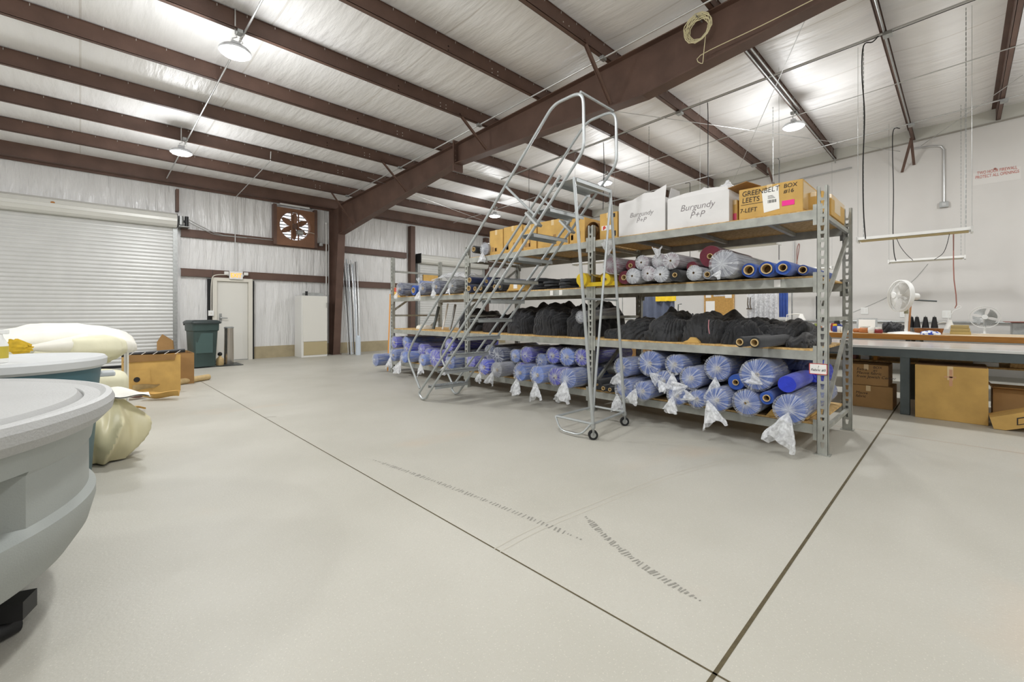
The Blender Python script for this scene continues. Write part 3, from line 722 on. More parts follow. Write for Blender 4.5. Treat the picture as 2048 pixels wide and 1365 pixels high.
# cream upholstered pieces
M_cream=mat('cream_upholstery',(222,218,190),.75,0,.10,3,.15,14); M_cream2=mat('cream_cover',(236,233,222),.7,0,.08,4,.15,10); M_cream3=mat('cream_shiny_vinyl',(222,214,176),.35,0,.08,3,.1,6)
def cushion(c,w,d,h,rz=0,rx=0,seed=0,wr=.02,nn=26,sag=0):
    b=MB(); Mx=Matrix.Translation(c)@Matrix.Rotation(rz,4,'Z')@Matrix.Rotation(rx,4,'X')
    def f(u,v):
        th=2*PI*u; ph=PI*(v-.5); e=.38
        def sg(x,e_): return math.copysign(abs(x)**e_,x)
        x=w/2*sg(math.cos(ph),e)*sg(math.cos(th),e); y=d/2*sg(math.cos(ph),e)*sg(math.sin(th),e); z=h/2*sg(math.sin(ph),.55)
        rr_=(x/w*2)**2+(y/d*2)**2
        z*=1-.35*min(rr_,1.6)/1.6
        z-=sag*(x/w*2)**2*h
        k=wr*nz((x*5+seed,y*5,z*5))+wr*.6*abs(math.sin((x+y*.6)*26+nz((x*3,y*3,seed))*5))
        P=Vector((x,y,z)); L_=P.length or 1
        return Mx@(P*(1+k/L_))
    b.grid(f,nn*2,nn,cu=True); return b
t=thing('armchair','cream upholstered armchair buried under cushions behind the teal bin','armchair',(-.35,6.9,0))
cushion(Vector((-.20,6.95,.33)),1.15,1.25,.68,0,0,1,.008).part('seat_base',M_cream,t,50)
cushion(Vector((.10,6.50,.53)),.56,.50,.32,0,0,5,.006).part('armrest',M_cream,t,50)
cushion(Vector((.02,6.94,.86)),.62,.62,.30,R(20),R(-14),2,.034).solo('cushion',M_cream,'puffy cream cushion lying in the armchair, in front of the long one','cushion','cream cushions on the armchair',50)
cushion(Vector((-.16,7.50,1.0)),1.30,.62,.30,R(4),R(10),3,.034,sag=.35).solo('cushion',M_cream2,'long white cushion arched over the back of the armchair','cushion','cream cushions on the armchair',50)
b=MB(); 
def tw(u,v):
    th=2*PI*v; r_=.03+.035*u+.012*math.sin(7*th); return (-.34-.10*u+r_*math.cos(th)*.7,6.16-.06*u+r_*math.cos(th)*.6,.965+.03*u+r_*math.sin(th))
b.grid(tw,8,24,cv=True)
b.solo('yellow_cloth_knot',mat('yellow_rag',(226,186,48),.8,0,.3,20),'small bright yellow crumpled rag behind the lid of the teal bin','rag')
# white rag-cone that the yellow knot closes
b=MB(); b.grid(lambda u,v:(-.36+.42*u,6.18+.72*u+(.02+.16*u)*math.cos(2*PI*v),.965-.02*u+(.02+.10*u)*math.sin(2*PI*v)*(1+.1*math.sin(14*PI*v))),12,32,cv=True)
b.solo('white_fabric_sleeve',M_cream2,'white fabric sleeve tapering to the yellow rag','fabric',smooth=60)
# pleated bundle on the floor
pc=Vector((.14,5.30,0)); b=MB()
def pleat(u,v):
    th=2*PI*v; z=.56*(1-u)**.85 if u<1 else 0
    r_=(.03+.25*math.sin(PI/2*min(u/.7,1))**.85)*(1-.42*(max(u-.7,0)/.3)**2)
    r_*=.86+(.34*(1-abs(math.sin(3.5*th+u*1.9+.4)))**1.4+.06*math.sin(9*th-u*3))*min(1,u*2.2)
    return pc+Vector((r_*math.cos(th)*1.0+.05*(1-u),r_*math.sin(th)*1.15,.015+z))
b.grid(pleat,26,140,cv=True); b.solo('pleated_cover',M_cream3,'cream pleated vinyl cover bunched on the floor beside the grey bin','upholstery cover',smooth=60)
b=MB(); 
def sheet(u,v): 
    return Vector((.00+.46*u,5.20+.30*v-.15*u,.585+.02*math.sin(9*u+3*v)-.05*u*u+.02*v))
b.grid(sheet,16,8); k=len(b.v); b.add([v+Vector((0,0,.012)) for v in b.v],[tuple(reversed(f)) for f in b.f[:]]); b.solo('folded_sheet',M_cream2,'white folded sheet lying on top of the pleated cream cover','sheet',smooth=60)
b=MB(); b.box(.42,.435,7.3,7.9,0,.93); b.solo('white_board',M_wpaint,'narrow white board standing between armchair and cardboard box','board',smooth=0)

# cardboard at the rolling door
def open_box(x0,x1,y0,y1,h,label,m_=None,flaps=True,z0=0,name='cardboard_box',group=None,rz=0,th=.006):
    m_=m_ or M_kraft; c=Vector(((x0+x1)/2,(y0+y1)/2,z0)); t=thing(name,label,'box',c,rz,group); w,d=(x1-x0)/2,(y1-y0)/2
    Mx=t.matrix_basis
    b=MB(); b.box(-w,w,-d,-d+th,0,h); b.box(-w,w,d-th,d,0,h); b.box(-w,-w+th,-d+th,d-th,0,h); b.box(w-th,w,-d+th,d-th,0,h); b.box(-w+th,w-th,-d+th,d-th,0,th); b.mul(Mx); b.part('body',m_,t,0)
    if flaps:
        f=.45*min(w,d)
        for i,(p0,p1,dr_) in enumerate((((-w,-d),(w,-d),(0,-1)),((-w,d),(w,d),(0,1)),((-w,-d),(-w,d),(-1,0)),((w,-d),(w,d),(1,0)))):
            a_=(.5,.9,.25,-.3)[i]; e=Vector((dr_[0]*math.cos(a_)*f,dr_[1]*math.cos(a_)*f,math.sin(a_)*f)); nn_=Vector((0,0,.004))
            P=[Vector((*p0,h)),Vector((*p1,h))]; Q=[P[0]+e,P[1]+e]
            b=MB(); b.add([P[0],P[1],Q[1],Q[0]]+[v+nn_ for v in (P[0],P[1],Q[1],Q[0])],[(0,1,2,3),(7,6,5,4),(0,4,5,1),(1,5,6,2),(2,6,7,3),(3,7,4,0)]); b.mul(Mx); b.part('flap',m_,t,0)
    return t
bx=open_box(.50,1.20,9.15,10.0,.60,'large open cardboard box with worn flaps in front of the rolling door',flaps=False)
b=MB(); b.prism([(-.05,0),(.6,0),(.62,.1),(0,.12)],(.52,9.13,.52),(1,0,0),(0,-.35,1),(0,.004,0)); b.part('flap',M_kraft2,bx,0)
b=MB(); b.prism([(0,0),(.32,0),(.3,.34),(.0,.36)],(.50,9.14,.04),(1,0,0),(0,0,1),(0,.006,0)); b.part('lower_sleeve',M_kraft,bx,0)
b=MB(); b.lathe([(.001,0),(.04,0),(.04,.002),(.001,.002)],(.64,9.138,.24),20,M=Matrix.Rotation(R(90),3,'X')); b.part('printed_mark',M_ink,bx,0)
t=thing('black_webbing_roll','black strip with white diagonal stripes lying along the big open cardboard box','strap',(.85,9.14,.6))
b=MB(); b.cyl((.46,9.20,.635),(1.27,9.24,.66),.032,n=12); b.part('strip',M_black,t)
b=MB()
for k in range(5):
    x=.55+k*.15; b.beam((x-.03,9.168,.61),(x+.05,9.175,.665),.008,.004,up=(0,1,0))
b.part('white_stripes',M_paper,t,0)
open_box(1.24,1.50,9.9,10.6,.56,'narrow brown box behind the large open box, at its right',M_kraft2,flaps=False)
a_=gz(345,773);b_=gz(417,760)
t=thing('cardboard_roll','long yellow-brown paper roll lying on the floor near the floor joint','paper roll',((a_+b_)/2))
b=MB(); b.tube([a_+Vector((0,0,.055)),b_+Vector((0,0,.055))],.055,18,caps=False); b.part('paper',M_tube,t); 
b=MB(); b.tube([a_+Vector((0.01,0,.055)),b_+Vector((-.01,0,.055))],.045,18); b.part('dark_core',M_black,t)
def curl(label,pc,w,l,rz,cu,m_,sd):
    b=MB(); Mx=Matrix.Translation(pc)@Matrix.Rotation(rz,4,'Z')
    def f(u,v):
        x=(u-.5)*l; y=(v-.5)*w*(math.sin(PI*min(max(u*.94+.03,0),1))**.6); a_=cu*(v-.5)*2
        return Mx@Vector((x,y*math.cos(a_*.6),.01+abs(math.sin(a_))*w*.45+.035*math.sin(3*u+sd)**2))
    b.grid(f,16,12); n_=len(b.v); fs=list(b.f); b.add([v+Vector((0,0,.006)) for v in b.v],[tuple(reversed(f_)) for f_ in fs])
    return b.solo('kraft_paper_scrap',m_,label,'paper',smooth=60)
curl('curled kraft paper scrap standing up beside the logo of the open box',gz(300,790)+Vector((0,.2,0)),.30,.45,R(20),1.1,M_tube,1)
curl('pointed kraft paper scrap lying on the floor, furthest out from the box',gz(322,800),.22,.50,R(-38),1.0,M_kraft,2)
curl('tiny strip of kraft paper on bare floor below the other scraps',gz(270,824),.07,.22,R(5),.7,M_kraft,3)
curl('pinkish brown paper scrap on the floor between grey bin and open box',gz(262,800),.16,.36,R(10),.6,mat('rosy_kraft',(150,116,104),.8),4)
# ================================================================== the long storage rack
RX0,RX1=4.83,6.13
PYS=[.885,3.44,6.07,8.66]
SH={'top':2.25,'two':1.625,'three':.945,'four':.265}
rack=thing('storage_rack','long grey slotted steel storage rack with four shelves, holding the fabric rolls','storage rack',((RX0+RX1)/2,4.8,0))
def post(x,y,h,face_=-1):
    b=MB(); w=.084; t_=.003
    xf=x if face_<0 else x+.06
    x2=x+.06 if face_<0 else x
    # front plate built round its teardrop slots
    sx=.016; b.box(xf,xf-face_*t_,y-w/2,y-sx,0,h); b.box(xf,xf-face_*t_,y+sx,y+w/2,0,h)
    z=.04; pitch=.0762
    while z+pitch<h+.01:
        b.box(xf,xf-face_*t_,y-sx,y+sx,z,z+.026)
        for s_ in (-1,1): b.prism([(s_*sx,0),(s_*.009,0),(s_*sx,.0502)],(xf,y,z+.026),(0,1,0),(0,0,1),(-face_*t_,0,0))
        z+=pitch
    b.box(xf,xf-face_*t_,y-sx,y+sx,0,.04)
    b.box(min(x,x+.06),max(x,x+.06),y-w/2,y-w/2+t_,0,h); b.box(min(x,x+.06),max(x,x+.06),y+w/2-t_,y+w/2,0,h)
    b.box(x2,x2+face_*t_,y-w/2,y-w/2+.02,0,h); b.box(x2,x2+face_*t_,y+w/2-.02,y+w/2,0,h)
    b.box(x-.02,x+.08,y-.06,y+.06,0,.006)
    return b
for i,y in enumerate(PYS):
    h=2.46 if i<3 else 2.50
    post(RX0,y,h).part('upright_post',M_rack,rack,0)
    post(RX1-.06,y,h,-1).part('upright_post',M_rack,rack,0)
    for z in (2.20,1.24,.22):
        if z>h: continue
        b=MB(); b.beam((RX0+.06,y,z),(RX1-.06,y,z),.03,.04); b.part('frame_strut',M_rack,rack,0)
    for za,zb in ((2.12,1.36),(1.16,.32)):
        b=MB(); b.beam((RX1-.06,y,za),(RX0+.06,y,zb),.03,.04); b.part('frame_diagonal',M_rack,rack,0)
def beam(y0,y1,z,x,d):
    b=MB(); b.box(x,x+.045,y0,y1,z-.085,z); b.box(x+.045*(d<0)-.0,x+.045*(d<0)+.0015,y0,y1,z,z+.0) if 0 else None
    b.part('shelf_beam',M_rack,rack,0)
    for y in (y0,y1):
        b=MB(); s_=-.004 if x<5 else .049; b.box(x+s_-.002,x+s_+.002,y-.045 if y==y0 else y-.03,y+.03 if y==y0 else y+.045,z-.14,z+.05); b.part('beam_connector',M_rack,rack,0)
for k,z in SH.items():
    for i in range(3):
        if k=='top' and i==2: continue
        y0,y1=PYS[i]+.043,PYS[i+1]-.043
        beam(y0,y1,z,RX0+.008,-1); beam(y0,y1,z,RX1-.055,1)
        n=3
        for j in range(n):
            yy=y0+(y1-y0)*(j+.6)/(n+.2); b=MB(); b.box(RX0+.053,RX1-.055,yy-.02,yy+.02,z-.045,z-.004); b.part('deck_support',M_rack,rack,0)
        b=MB(); ed=RX0+.02 if k!='top' else RX0+.05
        if k=='top':
            b.box(ed,RX1-.02,y0-.02,y1+.02,z,z+.016); b.part('deck_board',M_osb,rack,0)
        else:
            m_=(y0+y1)/2; b.box(ed,RX1-.02,y0-.0,m_-.004,z,z+.018); b.part('deck_board',M_osb,rack,0)
            b=MB(); b.box(ed+.015,RX1-.02,m_+.004,y1,z,z+.018); b.part('deck_board',M_osb,rack,0)
# paper tags on the beams
t=thing('shelf_tag','white card tag with red border and handwriting on the nearest rack post','tag',(RX0-.01,.885,.79))
b=MB(); b.box(RX0-.010,RX0-.007,.845,.985,.735,.835); cd=b.part('card',M_paper,t,0)
b=MB()
for q in ((.845,.985,.829,.835),(.845,.985,.735,.741),(.845,.851,.735,.835),(.979,.985,.735,.835)): b.box(RX0-.0115,RX0-.010,*q)
b.part('red_border',mat('red_edge',(196,70,66),.6),t,0)
text('!\nFabric #5',.030,M_ink,cd,face((RX0-.012,.915,.795),(0,-1,0),(0,0,1)),'handwriting',.0004,.25,'CENTER')
for y in (3.95,4.12,1.25):
    b=MB(); b.box(RX0+.004,RX0+.0065,y-.028,y+.028,1.55,1.62); b.solo('shelf_tag',M_paper,'blank white tag on the second shelf beam, '+{3.95:'right one of a pair',4.12:'left one of a pair',1.25:'near the front right post'}[y],'tag',smooth=0)
z=SH['three']; 

# ------------------------------------------------------------------ rolls of fabric
def fabm(n,rgb,r_=.85,v=.18): 
    m=mat(n,rgb,r_,0,v,9,.25,130); m.node_tree.nodes['Principled BSDF'].inputs['Sheen Weight'].default_value=.25; return m
F_blue=fabm('royal_blue_knit',(44,84,170)); F_lblue=fabm('periwinkle_fabric',(84,110,178)); F_navy=fabm('navy_fabric',(40,52,92)); F_mar=fabm('maroon_fleece',(104,34,48))
F_gm=fabm('dusty_maroon_fabric',(128,84,98)); F_grey=fabm('pale_grey_fabric',(150,152,160)); F_blk=fabm('black_fabric',(30,31,34)); F_blk2=fabm('charcoal_fabric',(44,46,50)); F_yel=fabm('yellow_fabric',(240,205,30),.7,.08)
F_bright=fabm('cobalt_fabric',(38,58,196)); F_purp=fabm('violet_blue_fabric',(66,64,190)); F_sky=fabm('light_blue_fabric',(92,126,206)); F_clear=film('layers_of_clear_film',(226,230,232),.45,.85,9,.08,(1,6,6))
def frame(p0,p1):
    x=(Vector(p1)-Vector(p0)).normalized(); y=Vector((0,0,1)).cross(x).normalized(); z=x.cross(y)
    M=Matrix((x,y,z)).transposed().to_4x4(); M.translation=Vector(p0); return M
def roll(label,p0,p1,r,m_,core=.03,wrap=False,seed=0,tail=.16,group=None,flap=False,name='fabric_roll',knot=(-.055,0,-.45),taildir=(-.25,0,-1),cat='fabric roll',lump=.003,openend=False,corem=None,tw=1.0,m_film=None):
    p0=Vector(p0); p1=Vector(p1); L=(p1-p0).length; M=frame(p0,p1)
    t=thing(name,label,cat,(0,0,0),0,group); t.matrix_basis=Matrix.Translation(p0)
    n=36
    def P(x,th,q,k=0):
        w=1+lump/r*nz((x*2.5+seed*3,math.cos(th)*1.4,math.sin(th)*1.4+seed))*1.5
        return M@Vector((x,q*w*math.cos(th),q*w*math.sin(th)))
    prof=[(0.0,core+.001)]
    if core:
        k=5
        for i in range(1,k): rr_=core+(r-core)*i/k; prof.append((.0035*(i%2)+.002*nz((i,seed,0)),rr_))
    else: prof=[(.004,.001),(0,.3*r),(.004,.55*r),(0,.8*r)]
    prof+=[(.001,.975*r),(.012,r)]
    for i in range(1,9): prof.append((L*i/9,r))
    prof+=[(L-.01,r),(L,.96*r),(L,.001)]
    b=MB(); b.grid(lambda u,v:P(prof[int(round(u*(len(prof)-1)))][0],2*PI*v,prof[int(round(u*(len(prof)-1)))][1]),len(prof),n,cv=True)
    if flap:   # loose outer layer hanging at the roll end
        b.grid(lambda u,v:M@Vector((.0+min(L,.9)*u, -r*math.cos(.4+v*1.2)*1.02-.0, -r*math.sin(.4+v*1.2)*1.02-.05*v*(1-u))),10,6)
    b.part('fabric',m_,t,50)
    if core:
        b=MB(); e=.012; b.lathe([(core*.80,.09),(core*.80,-e),(core,-e),(core,.02)],(0,0,0),24,M=None); Mx=M@Matrix.Rotation(R(90),4,'Y'); b.mul(Mx)
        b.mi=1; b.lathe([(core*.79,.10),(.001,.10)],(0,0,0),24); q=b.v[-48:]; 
        for i in range(48): b.v[-48+i]=Mx@b.v[-48+i]
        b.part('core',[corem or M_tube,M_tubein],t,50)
    if wrap:
        rw=r*1.045+.002; kx,ky,kz=knot; kz*=r; b=MB(); NS=60; sp_=seed*1.7
        def W(u,v):
            th=2*PI*v
            if u<.5:   # cylinder part, far end to near end
                x=L*.97*(1-u/.5); q=rw*(1+.02*nz((x*6+seed,math.cos(th)*3,math.sin(th)*3))); return M@Vector((x-.004,q*math.cos(th),q*math.sin(th)))
            s_=(u-.5)/.5; q=rw*(1-s_)**.75+.012; pl=1+.13*math.sin(17*th+sp_)*min(1,s_*2)*(1-s_*.3)+.06*math.sin(29*th+1)*s_
            x=kx*s_**.6*tw-.006; a_=s_**1.4
            return M@Vector((x,q*pl*math.cos(th)+ky*r*a_,q*pl*math.sin(th)+kz*a_))
        b.grid(W,24,NS,cv=True); wp=b.part('plastic_wrap',m_film or M_wrap,t,70)
        if tail:
            b=MB(); k0=Vector((kx*tw-.012,ky*r,kz)); td=Vector(taildir).normalized(); sd=td.cross(Vector((1,0,0)));
            if sd.length<.1: sd=Vector((0,1,0))
            sd.normalize(); nd=td.cross(sd); rn=random.Random(seed*7+3); ph=rn.uniform(0,6)
            def T(u,v):
                th=2*PI*v; q=.010+.52*tail*u**.75*(1+.25*nz((u*3,seed,v)))
                w=q*math.cos(th)*(1+.12*math.sin(9*th+ph)); h=q*.42*math.sin(th)*(1+.3*math.sin(6*th+ph))
                ln=1.15*tail*u*(1+.13*math.sin(2*th+ph)+.05*math.sin(5*th))
                return M@(k0+td*ln+sd*w+nd*h)
            b.grid(T,12,48,cv=True); b.part('wrap_tail',M_tail,wp,70)
            b=MB(); b.sphere(M@k0,.014,10,6); b.part('knot',M_tail,wp)
        elif openend: pass
    return t
def rp(px,py,x0=4.70): return onX(x0,px,py)
def rr2(rpx,p): return rpx*(CA*p.x+SA*p.y)/FX
def Z7(x,y): return (1130+x/3.413,620+y/3.413)
def Z6(x,y): return (1130+x/3.413,340+y/3.413)
PEND=[]
def rollpx(label,z,x,y,rz_,m_,x0=4.70,L=1.45,dy=0,dz=0,rs=1,**k):
    px,py=z(x,y); p=rp(px,py,x0); PEND.append([label,p,rr2(rz_/3.413,p)*rs,L,m_,k])
def settle(ya,yb,zf,zt=9):
    """rolls of one shelf bay : push overlapping round ends apart so that they rest on one another"""
    q=[[d[1].y,d[1].z,d[2]*(1.055 if d[5].get('wrap') else 1.0)+.008] for d in PEND]
    for it in range(500):
        for i in range(len(q)):
            for j in range(i):
                dy_,dz_=q[i][0]-q[j][0],q[i][1]-q[j][1]; d=math.hypot(dy_,dz_) or 1e-6; m=q[i][2]+q[j][2]-d
                if m>0: dy_*=m/d*.5; dz_*=m/d*.5; q[i][0]+=dy_; q[i][1]+=dz_; q[j][0]-=dy_; q[j][1]-=dz_
            if it<420: q[i][1]-=.0006
        for c in q: c[1]=max(min(c[1],zt-c[2]),zf+c[2]); c[0]=min(max(c[0],ya+c[2]),yb-c[2])
    for d,c in zip(PEND,q):
        label,p,r,L,m_,k=d; p=Vector((p.x,c[0],c[1])); L=min(L,6.04-p.x); roll(label,p,(p.x+L,p.y,p.z),r,m_,**k)
    PEND.clear()
G1='plastic wrapped rolls on the bottom shelf of the near bay'
S=[ # bottom shelf, near bay
('wrapped light blue roll on the bottom shelf, far left of the near bay, upper row',600,515,66,F_lblue,4.66,0,1,(-.055,0,-.5)),
('wrapped light blue roll on the bottom shelf, far left of the near bay, lowest row',530,612,62,F_lblue,4.60,0,2,(-.06,.5,-.8)),
('wrapped blue roll between two others on the bottom shelf, knot drooping at its left',745,525,66,F_lblue,4.72,0,3,(-.05,.2,.0)),
('wrapped light blue roll in the lowest row, second from the left',672,640,62,F_lblue,4.62,0,4,(-.055,.6,.15)),
('big wrapped light blue roll on top of the bottom shelf pile, left one of two',815,435,84,F_lblue,4.80,0,5,(-.055,-.3,-.8)),
('big wrapped light blue roll on top of the bottom shelf pile, right one of two',980,442,80,F_lblue,4.80,0,6,(-.055,0,-.8)),
('wrapped blue roll in the lowest row, third from the left',800,648,62,F_lblue,4.64,0,7,(-.055,.2,-.2)),
('wrapped blue roll tucked in the middle of the bottom shelf pile',882,545,62,F_lblue,4.74,0,8,(-.05,0,-1.1)),
('wrapped blue roll right of the middle of the bottom shelf pile',1052,585,74,F_lblue,4.70,0,9,(-.055,.2,-.8)),
('largest wrapped blue roll, with a puffed clear bag behind its end',1212,560,98,F_lblue,4.68,0,10,(-.06,-.4,-.5)),
('wrapped light blue roll in the lowest row with a fanned bag tail under it',1135,718,78,F_lblue,4.60,0,11,(-.06,.55,-.15)),
('small wrapped roll in the lowest row under the middle of the pile',1000,700,58,F_lblue,4.66,0,12,(-.05,0,.1)),
('wrapped blue roll left of the nearest clear roll in the lowest row',1297,708,84,F_lblue,4.66,0,13,(-.045,0,0)),
]
for i,(lb,x,y,r_,m_,x0,w_,sd,kn) in enumerate(S):
    tl=[.13,.15,.10,.13,.12,.15,.13,.16,.12,.10,.20,.10,0][i]
    td=[(-.3,.25,-1),(-.2,-.1,-1),(-.2,-.6,-.7),(-.2,.3,-1),(-.2,-.8,-.5),(-.2,.0,-1),(-.2,.1,-1),(-.2,-.1,-1),(-.2,.9,-.2),(-.2,.5,.3),(-.2,-.4,-1),(-.2,.6,.2),(-1,0,0)][i]
    rollpx(lb,Z7,x,y,r_,m_,x0,1.35,core=.022 if i in (4,5,8,12,9,7) else .02,wrap=True,seed=sd,tail=tl,knot=kn,taildir=td,group=G1)
rollpx('nearest wrapped roll at the front right post, its bag knotted and hanging down',Z7,1480,735,92,F_lblue,4.60,1.45,dy=-.05,core=0,wrap=True,seed=15,tail=.24,knot=(-.05,0,-.3),taildir=(-.2,.25,-1),group=G1)
rollpx('unwrapped medium blue roll with open tube end in the middle of the pile',Z7,1125,470,52,F_blue,4.76,1.2,core=.030,seed=16)
rollpx('slim dark blue roll with white tube end beside the bright cobalt roll',Z7,1410,618,44,F_blue,4.62,1.2,core=.032,seed=17)
rollpx('bright cobalt blue roll without a tube at the nearest rack post',Z7,1500,603,56,F_bright,4.62,1.38,core=0,seed=18)
# black rolls at the left end of the near bay
rollpx('thick black roll on the bottom shelf behind the ladder casters, top one',Z7,265,520,34,F_blk,4.80,1.2,core=.014,seed=19)
rollpx('thin black roll with tube end, lower left of the black rolls behind the ladder',Z7,268,586,23,F_blk,4.76,1.2,core=.024,seed=20)
rollpx('thin black roll with tube end, second in the lower row behind the ladder',Z7,313,592,21,F_blk,4.76,1.2,core=.022,seed=21)
rollpx('black roll with a faded end, right one in the lower row behind the ladder',Z7,395,580,36,F_blk2,4.76,1.2,core=.016,seed=22)
settle(.95,3.38,.286,.855)
# clear film roll at the far back
pcl=onX(5.55,1232,740)
p_=onX(5.5,1243,738); t=roll('glossy roll of clear plastic film seen behind the rear ladder legs',p_+Vector((0,-.0,0)),p_+Vector((-.28,.62,0)),.085,M_galv,core=.02,seed=23,name='plastic_film_roll',cat='film roll')
t.children[0].data.materials[0]=mat('stretch_film_roll',(206,208,206),.15,.4,.25,14)
# shelf three : the two charcoal rolls sticking out
def shelf3roll(label,x,y,r_,x0,seed):
    if 'right one' in label: x+=6
    px,py=Z7(x,y); p=onX(x0,px,py); r=rr2(r_/3.413,p); p.z=max(p.z,.966+r); return roll(label,p,(p.x+1.1,p.y-.22,p.z+.02),r,F_blk2,core=r*.66,seed=seed,flap=False)
shelf3roll('charcoal roll with tube end sticking out over the third shelf, left one of two',1195,252,36,4.55,31)
shelf3roll('charcoal roll with tube end sticking out over the third shelf, right one of two',1290,262,40,4.50,32)

# shelf two, near bay
G2='rolls on the second shelf of the near bay'
T=[
('maroon roll in flared clear wrap right of the yellow rolls on the second shelf',380,668,56,F_gm,4.72,1,0,(-.05,0,1.3),.14,(-.2,0,1)),
('small maroon roll with tube end, topmost at the left end of the second shelf',470,628,38,F_mar,4.80,0,.026,None,0,None),
('maroon roll with large tube end lying on the shelf board at the left',415,750,46,F_mar,4.80,0,.034,None,0,None),
('wrapped roll on the very top of the second shelf pile, left one',548,575,42,F_gm,4.78,2,.03,(-.02,0,0),0,None),
('wrapped roll just under the topmost wrapped roll of the second shelf pile',575,640,44,F_gm,4.74,2,.03,(-.02,0,0),0,None),
('wrapped roll with crumpled clear end in the lower row, left one',490,722,46,F_grey,4.70,2,.03,(-.02,0,0),0,None),
('wrapped roll with crumpled clear end in the lower row, right one',598,728,46,F_grey,4.70,2,.03,(-.02,0,0),0,None),
('long wrapped dusty maroon roll on the top of the pile, middle',690,592,46,F_gm,4.80,2,.03,(-.03,0,.6),.09,(-.2,0,1)),
('wrapped maroon roll under the long one in the middle of the pile',738,655,50,F_gm,4.72,2,.02,(-.02,0,0),0,None),
('maroon roll half hidden between wrapped rolls in the middle of the second shelf',838,655,36,F_mar,4.90,0,.018,None,0,None),
('black roll with tube end hanging over the second shelf beam',722,736,40,F_blk,4.70,0,.026,None,0,None),
('wrapped pale grey roll in the middle of the lower row on the second shelf',848,706,44,F_grey,4.70,2,.025,(-.02,0,0),0,None),
('pale grey roll with tube end left of the big knotted bag',965,708,32,F_grey,4.70,0,.028,None,0,None),
('largest maroon roll, with a tube end, crowning the second shelf pile',1012,615,74,F_mar,4.92,0,.03,None,0,None),
('big grey roll in a knotted clear bag in front of the large maroon roll',1072,682,88,F_grey,4.66,1,0,(-.07,.1,-.6),.06,(-.3,.3,-.6)),
('dark blue roll with wide tube end, leftmost of the blue rolls on the second shelf',1240,680,48,F_blue,4.72,0,.048,None,0,None),
('dark blue roll with wide tube end, second of the blue rolls on the second shelf',1345,675,50,F_blue,4.72,0,.050,None,0,None),
('blue roll with crushed tube end, third of the blue rolls on the second shelf',1437,700,48,F_blue,4.66,0,.036,None,0,None),
('slim blue roll at the right end of the second shelf, rightmost of four',1578,683,34,F_blue,4.80,0,.034,None,0,None),
]
for i,(lb,x,y,r_,m_,x0,wr,co,kn,tl,td) in enumerate(T):
    kw={}
    if wr: kw=dict(wrap=True,knot=kn,tail=tl,taildir=td or (-1,0,0),tw=1.0)
    L=1.35; dy=0
    if wr==2: kw['m_film']=M_wrap2
    rollpx(lb,Z6,x,y,r_,m_,x0,L if x0<4.85 else 1.15,dy=dy,core=co,seed=40+i,group=G2,**kw)
for lb,x_,r_,sd in (('yellow fabric roll with spiral end, left one of two behind the ladder leg',1163,.088,61),('yellow fabric roll with small tube hole, right one of two beside the maroon rolls',1217,.072,62)):
    p=onX(4.74,x_,560); p.z=1.643+r_; PEND.append([lb,p,r_,.8,F_yel,dict(core=.018,seed=sd,group='yellow rolls on the second shelf')])
settle(.95,3.9,1.645)
# yellow roll pair
py_=onX(4.74,1163,561); pr_=onX(4.74,1217,557)
b=MB(); ya,yb=py_.y-.075,pr_.y+.065
b.grid(lambda u,v:Vector((4.78+.6*v,ya+(yb-ya)*u,1.80+.02*abs(u-.5)-.02*math.sin(PI*u)+.012*math.sin(9*u+6*v)-.01*v)),12,10); n_=len(b.v); fs=list(b.f); b.add([v-Vector((0,0,.006)) for v in b.v],[tuple(reversed(f_)) for f_ in fs])
b.box(4.80,5.3,ya+.16,yb-.14,1.648,1.70); b.solo('yellow_fabric_fold',F_yel,'folded yellow cloth bridging the two yellow rolls','fabric','yellow rolls on the second shelf',60)
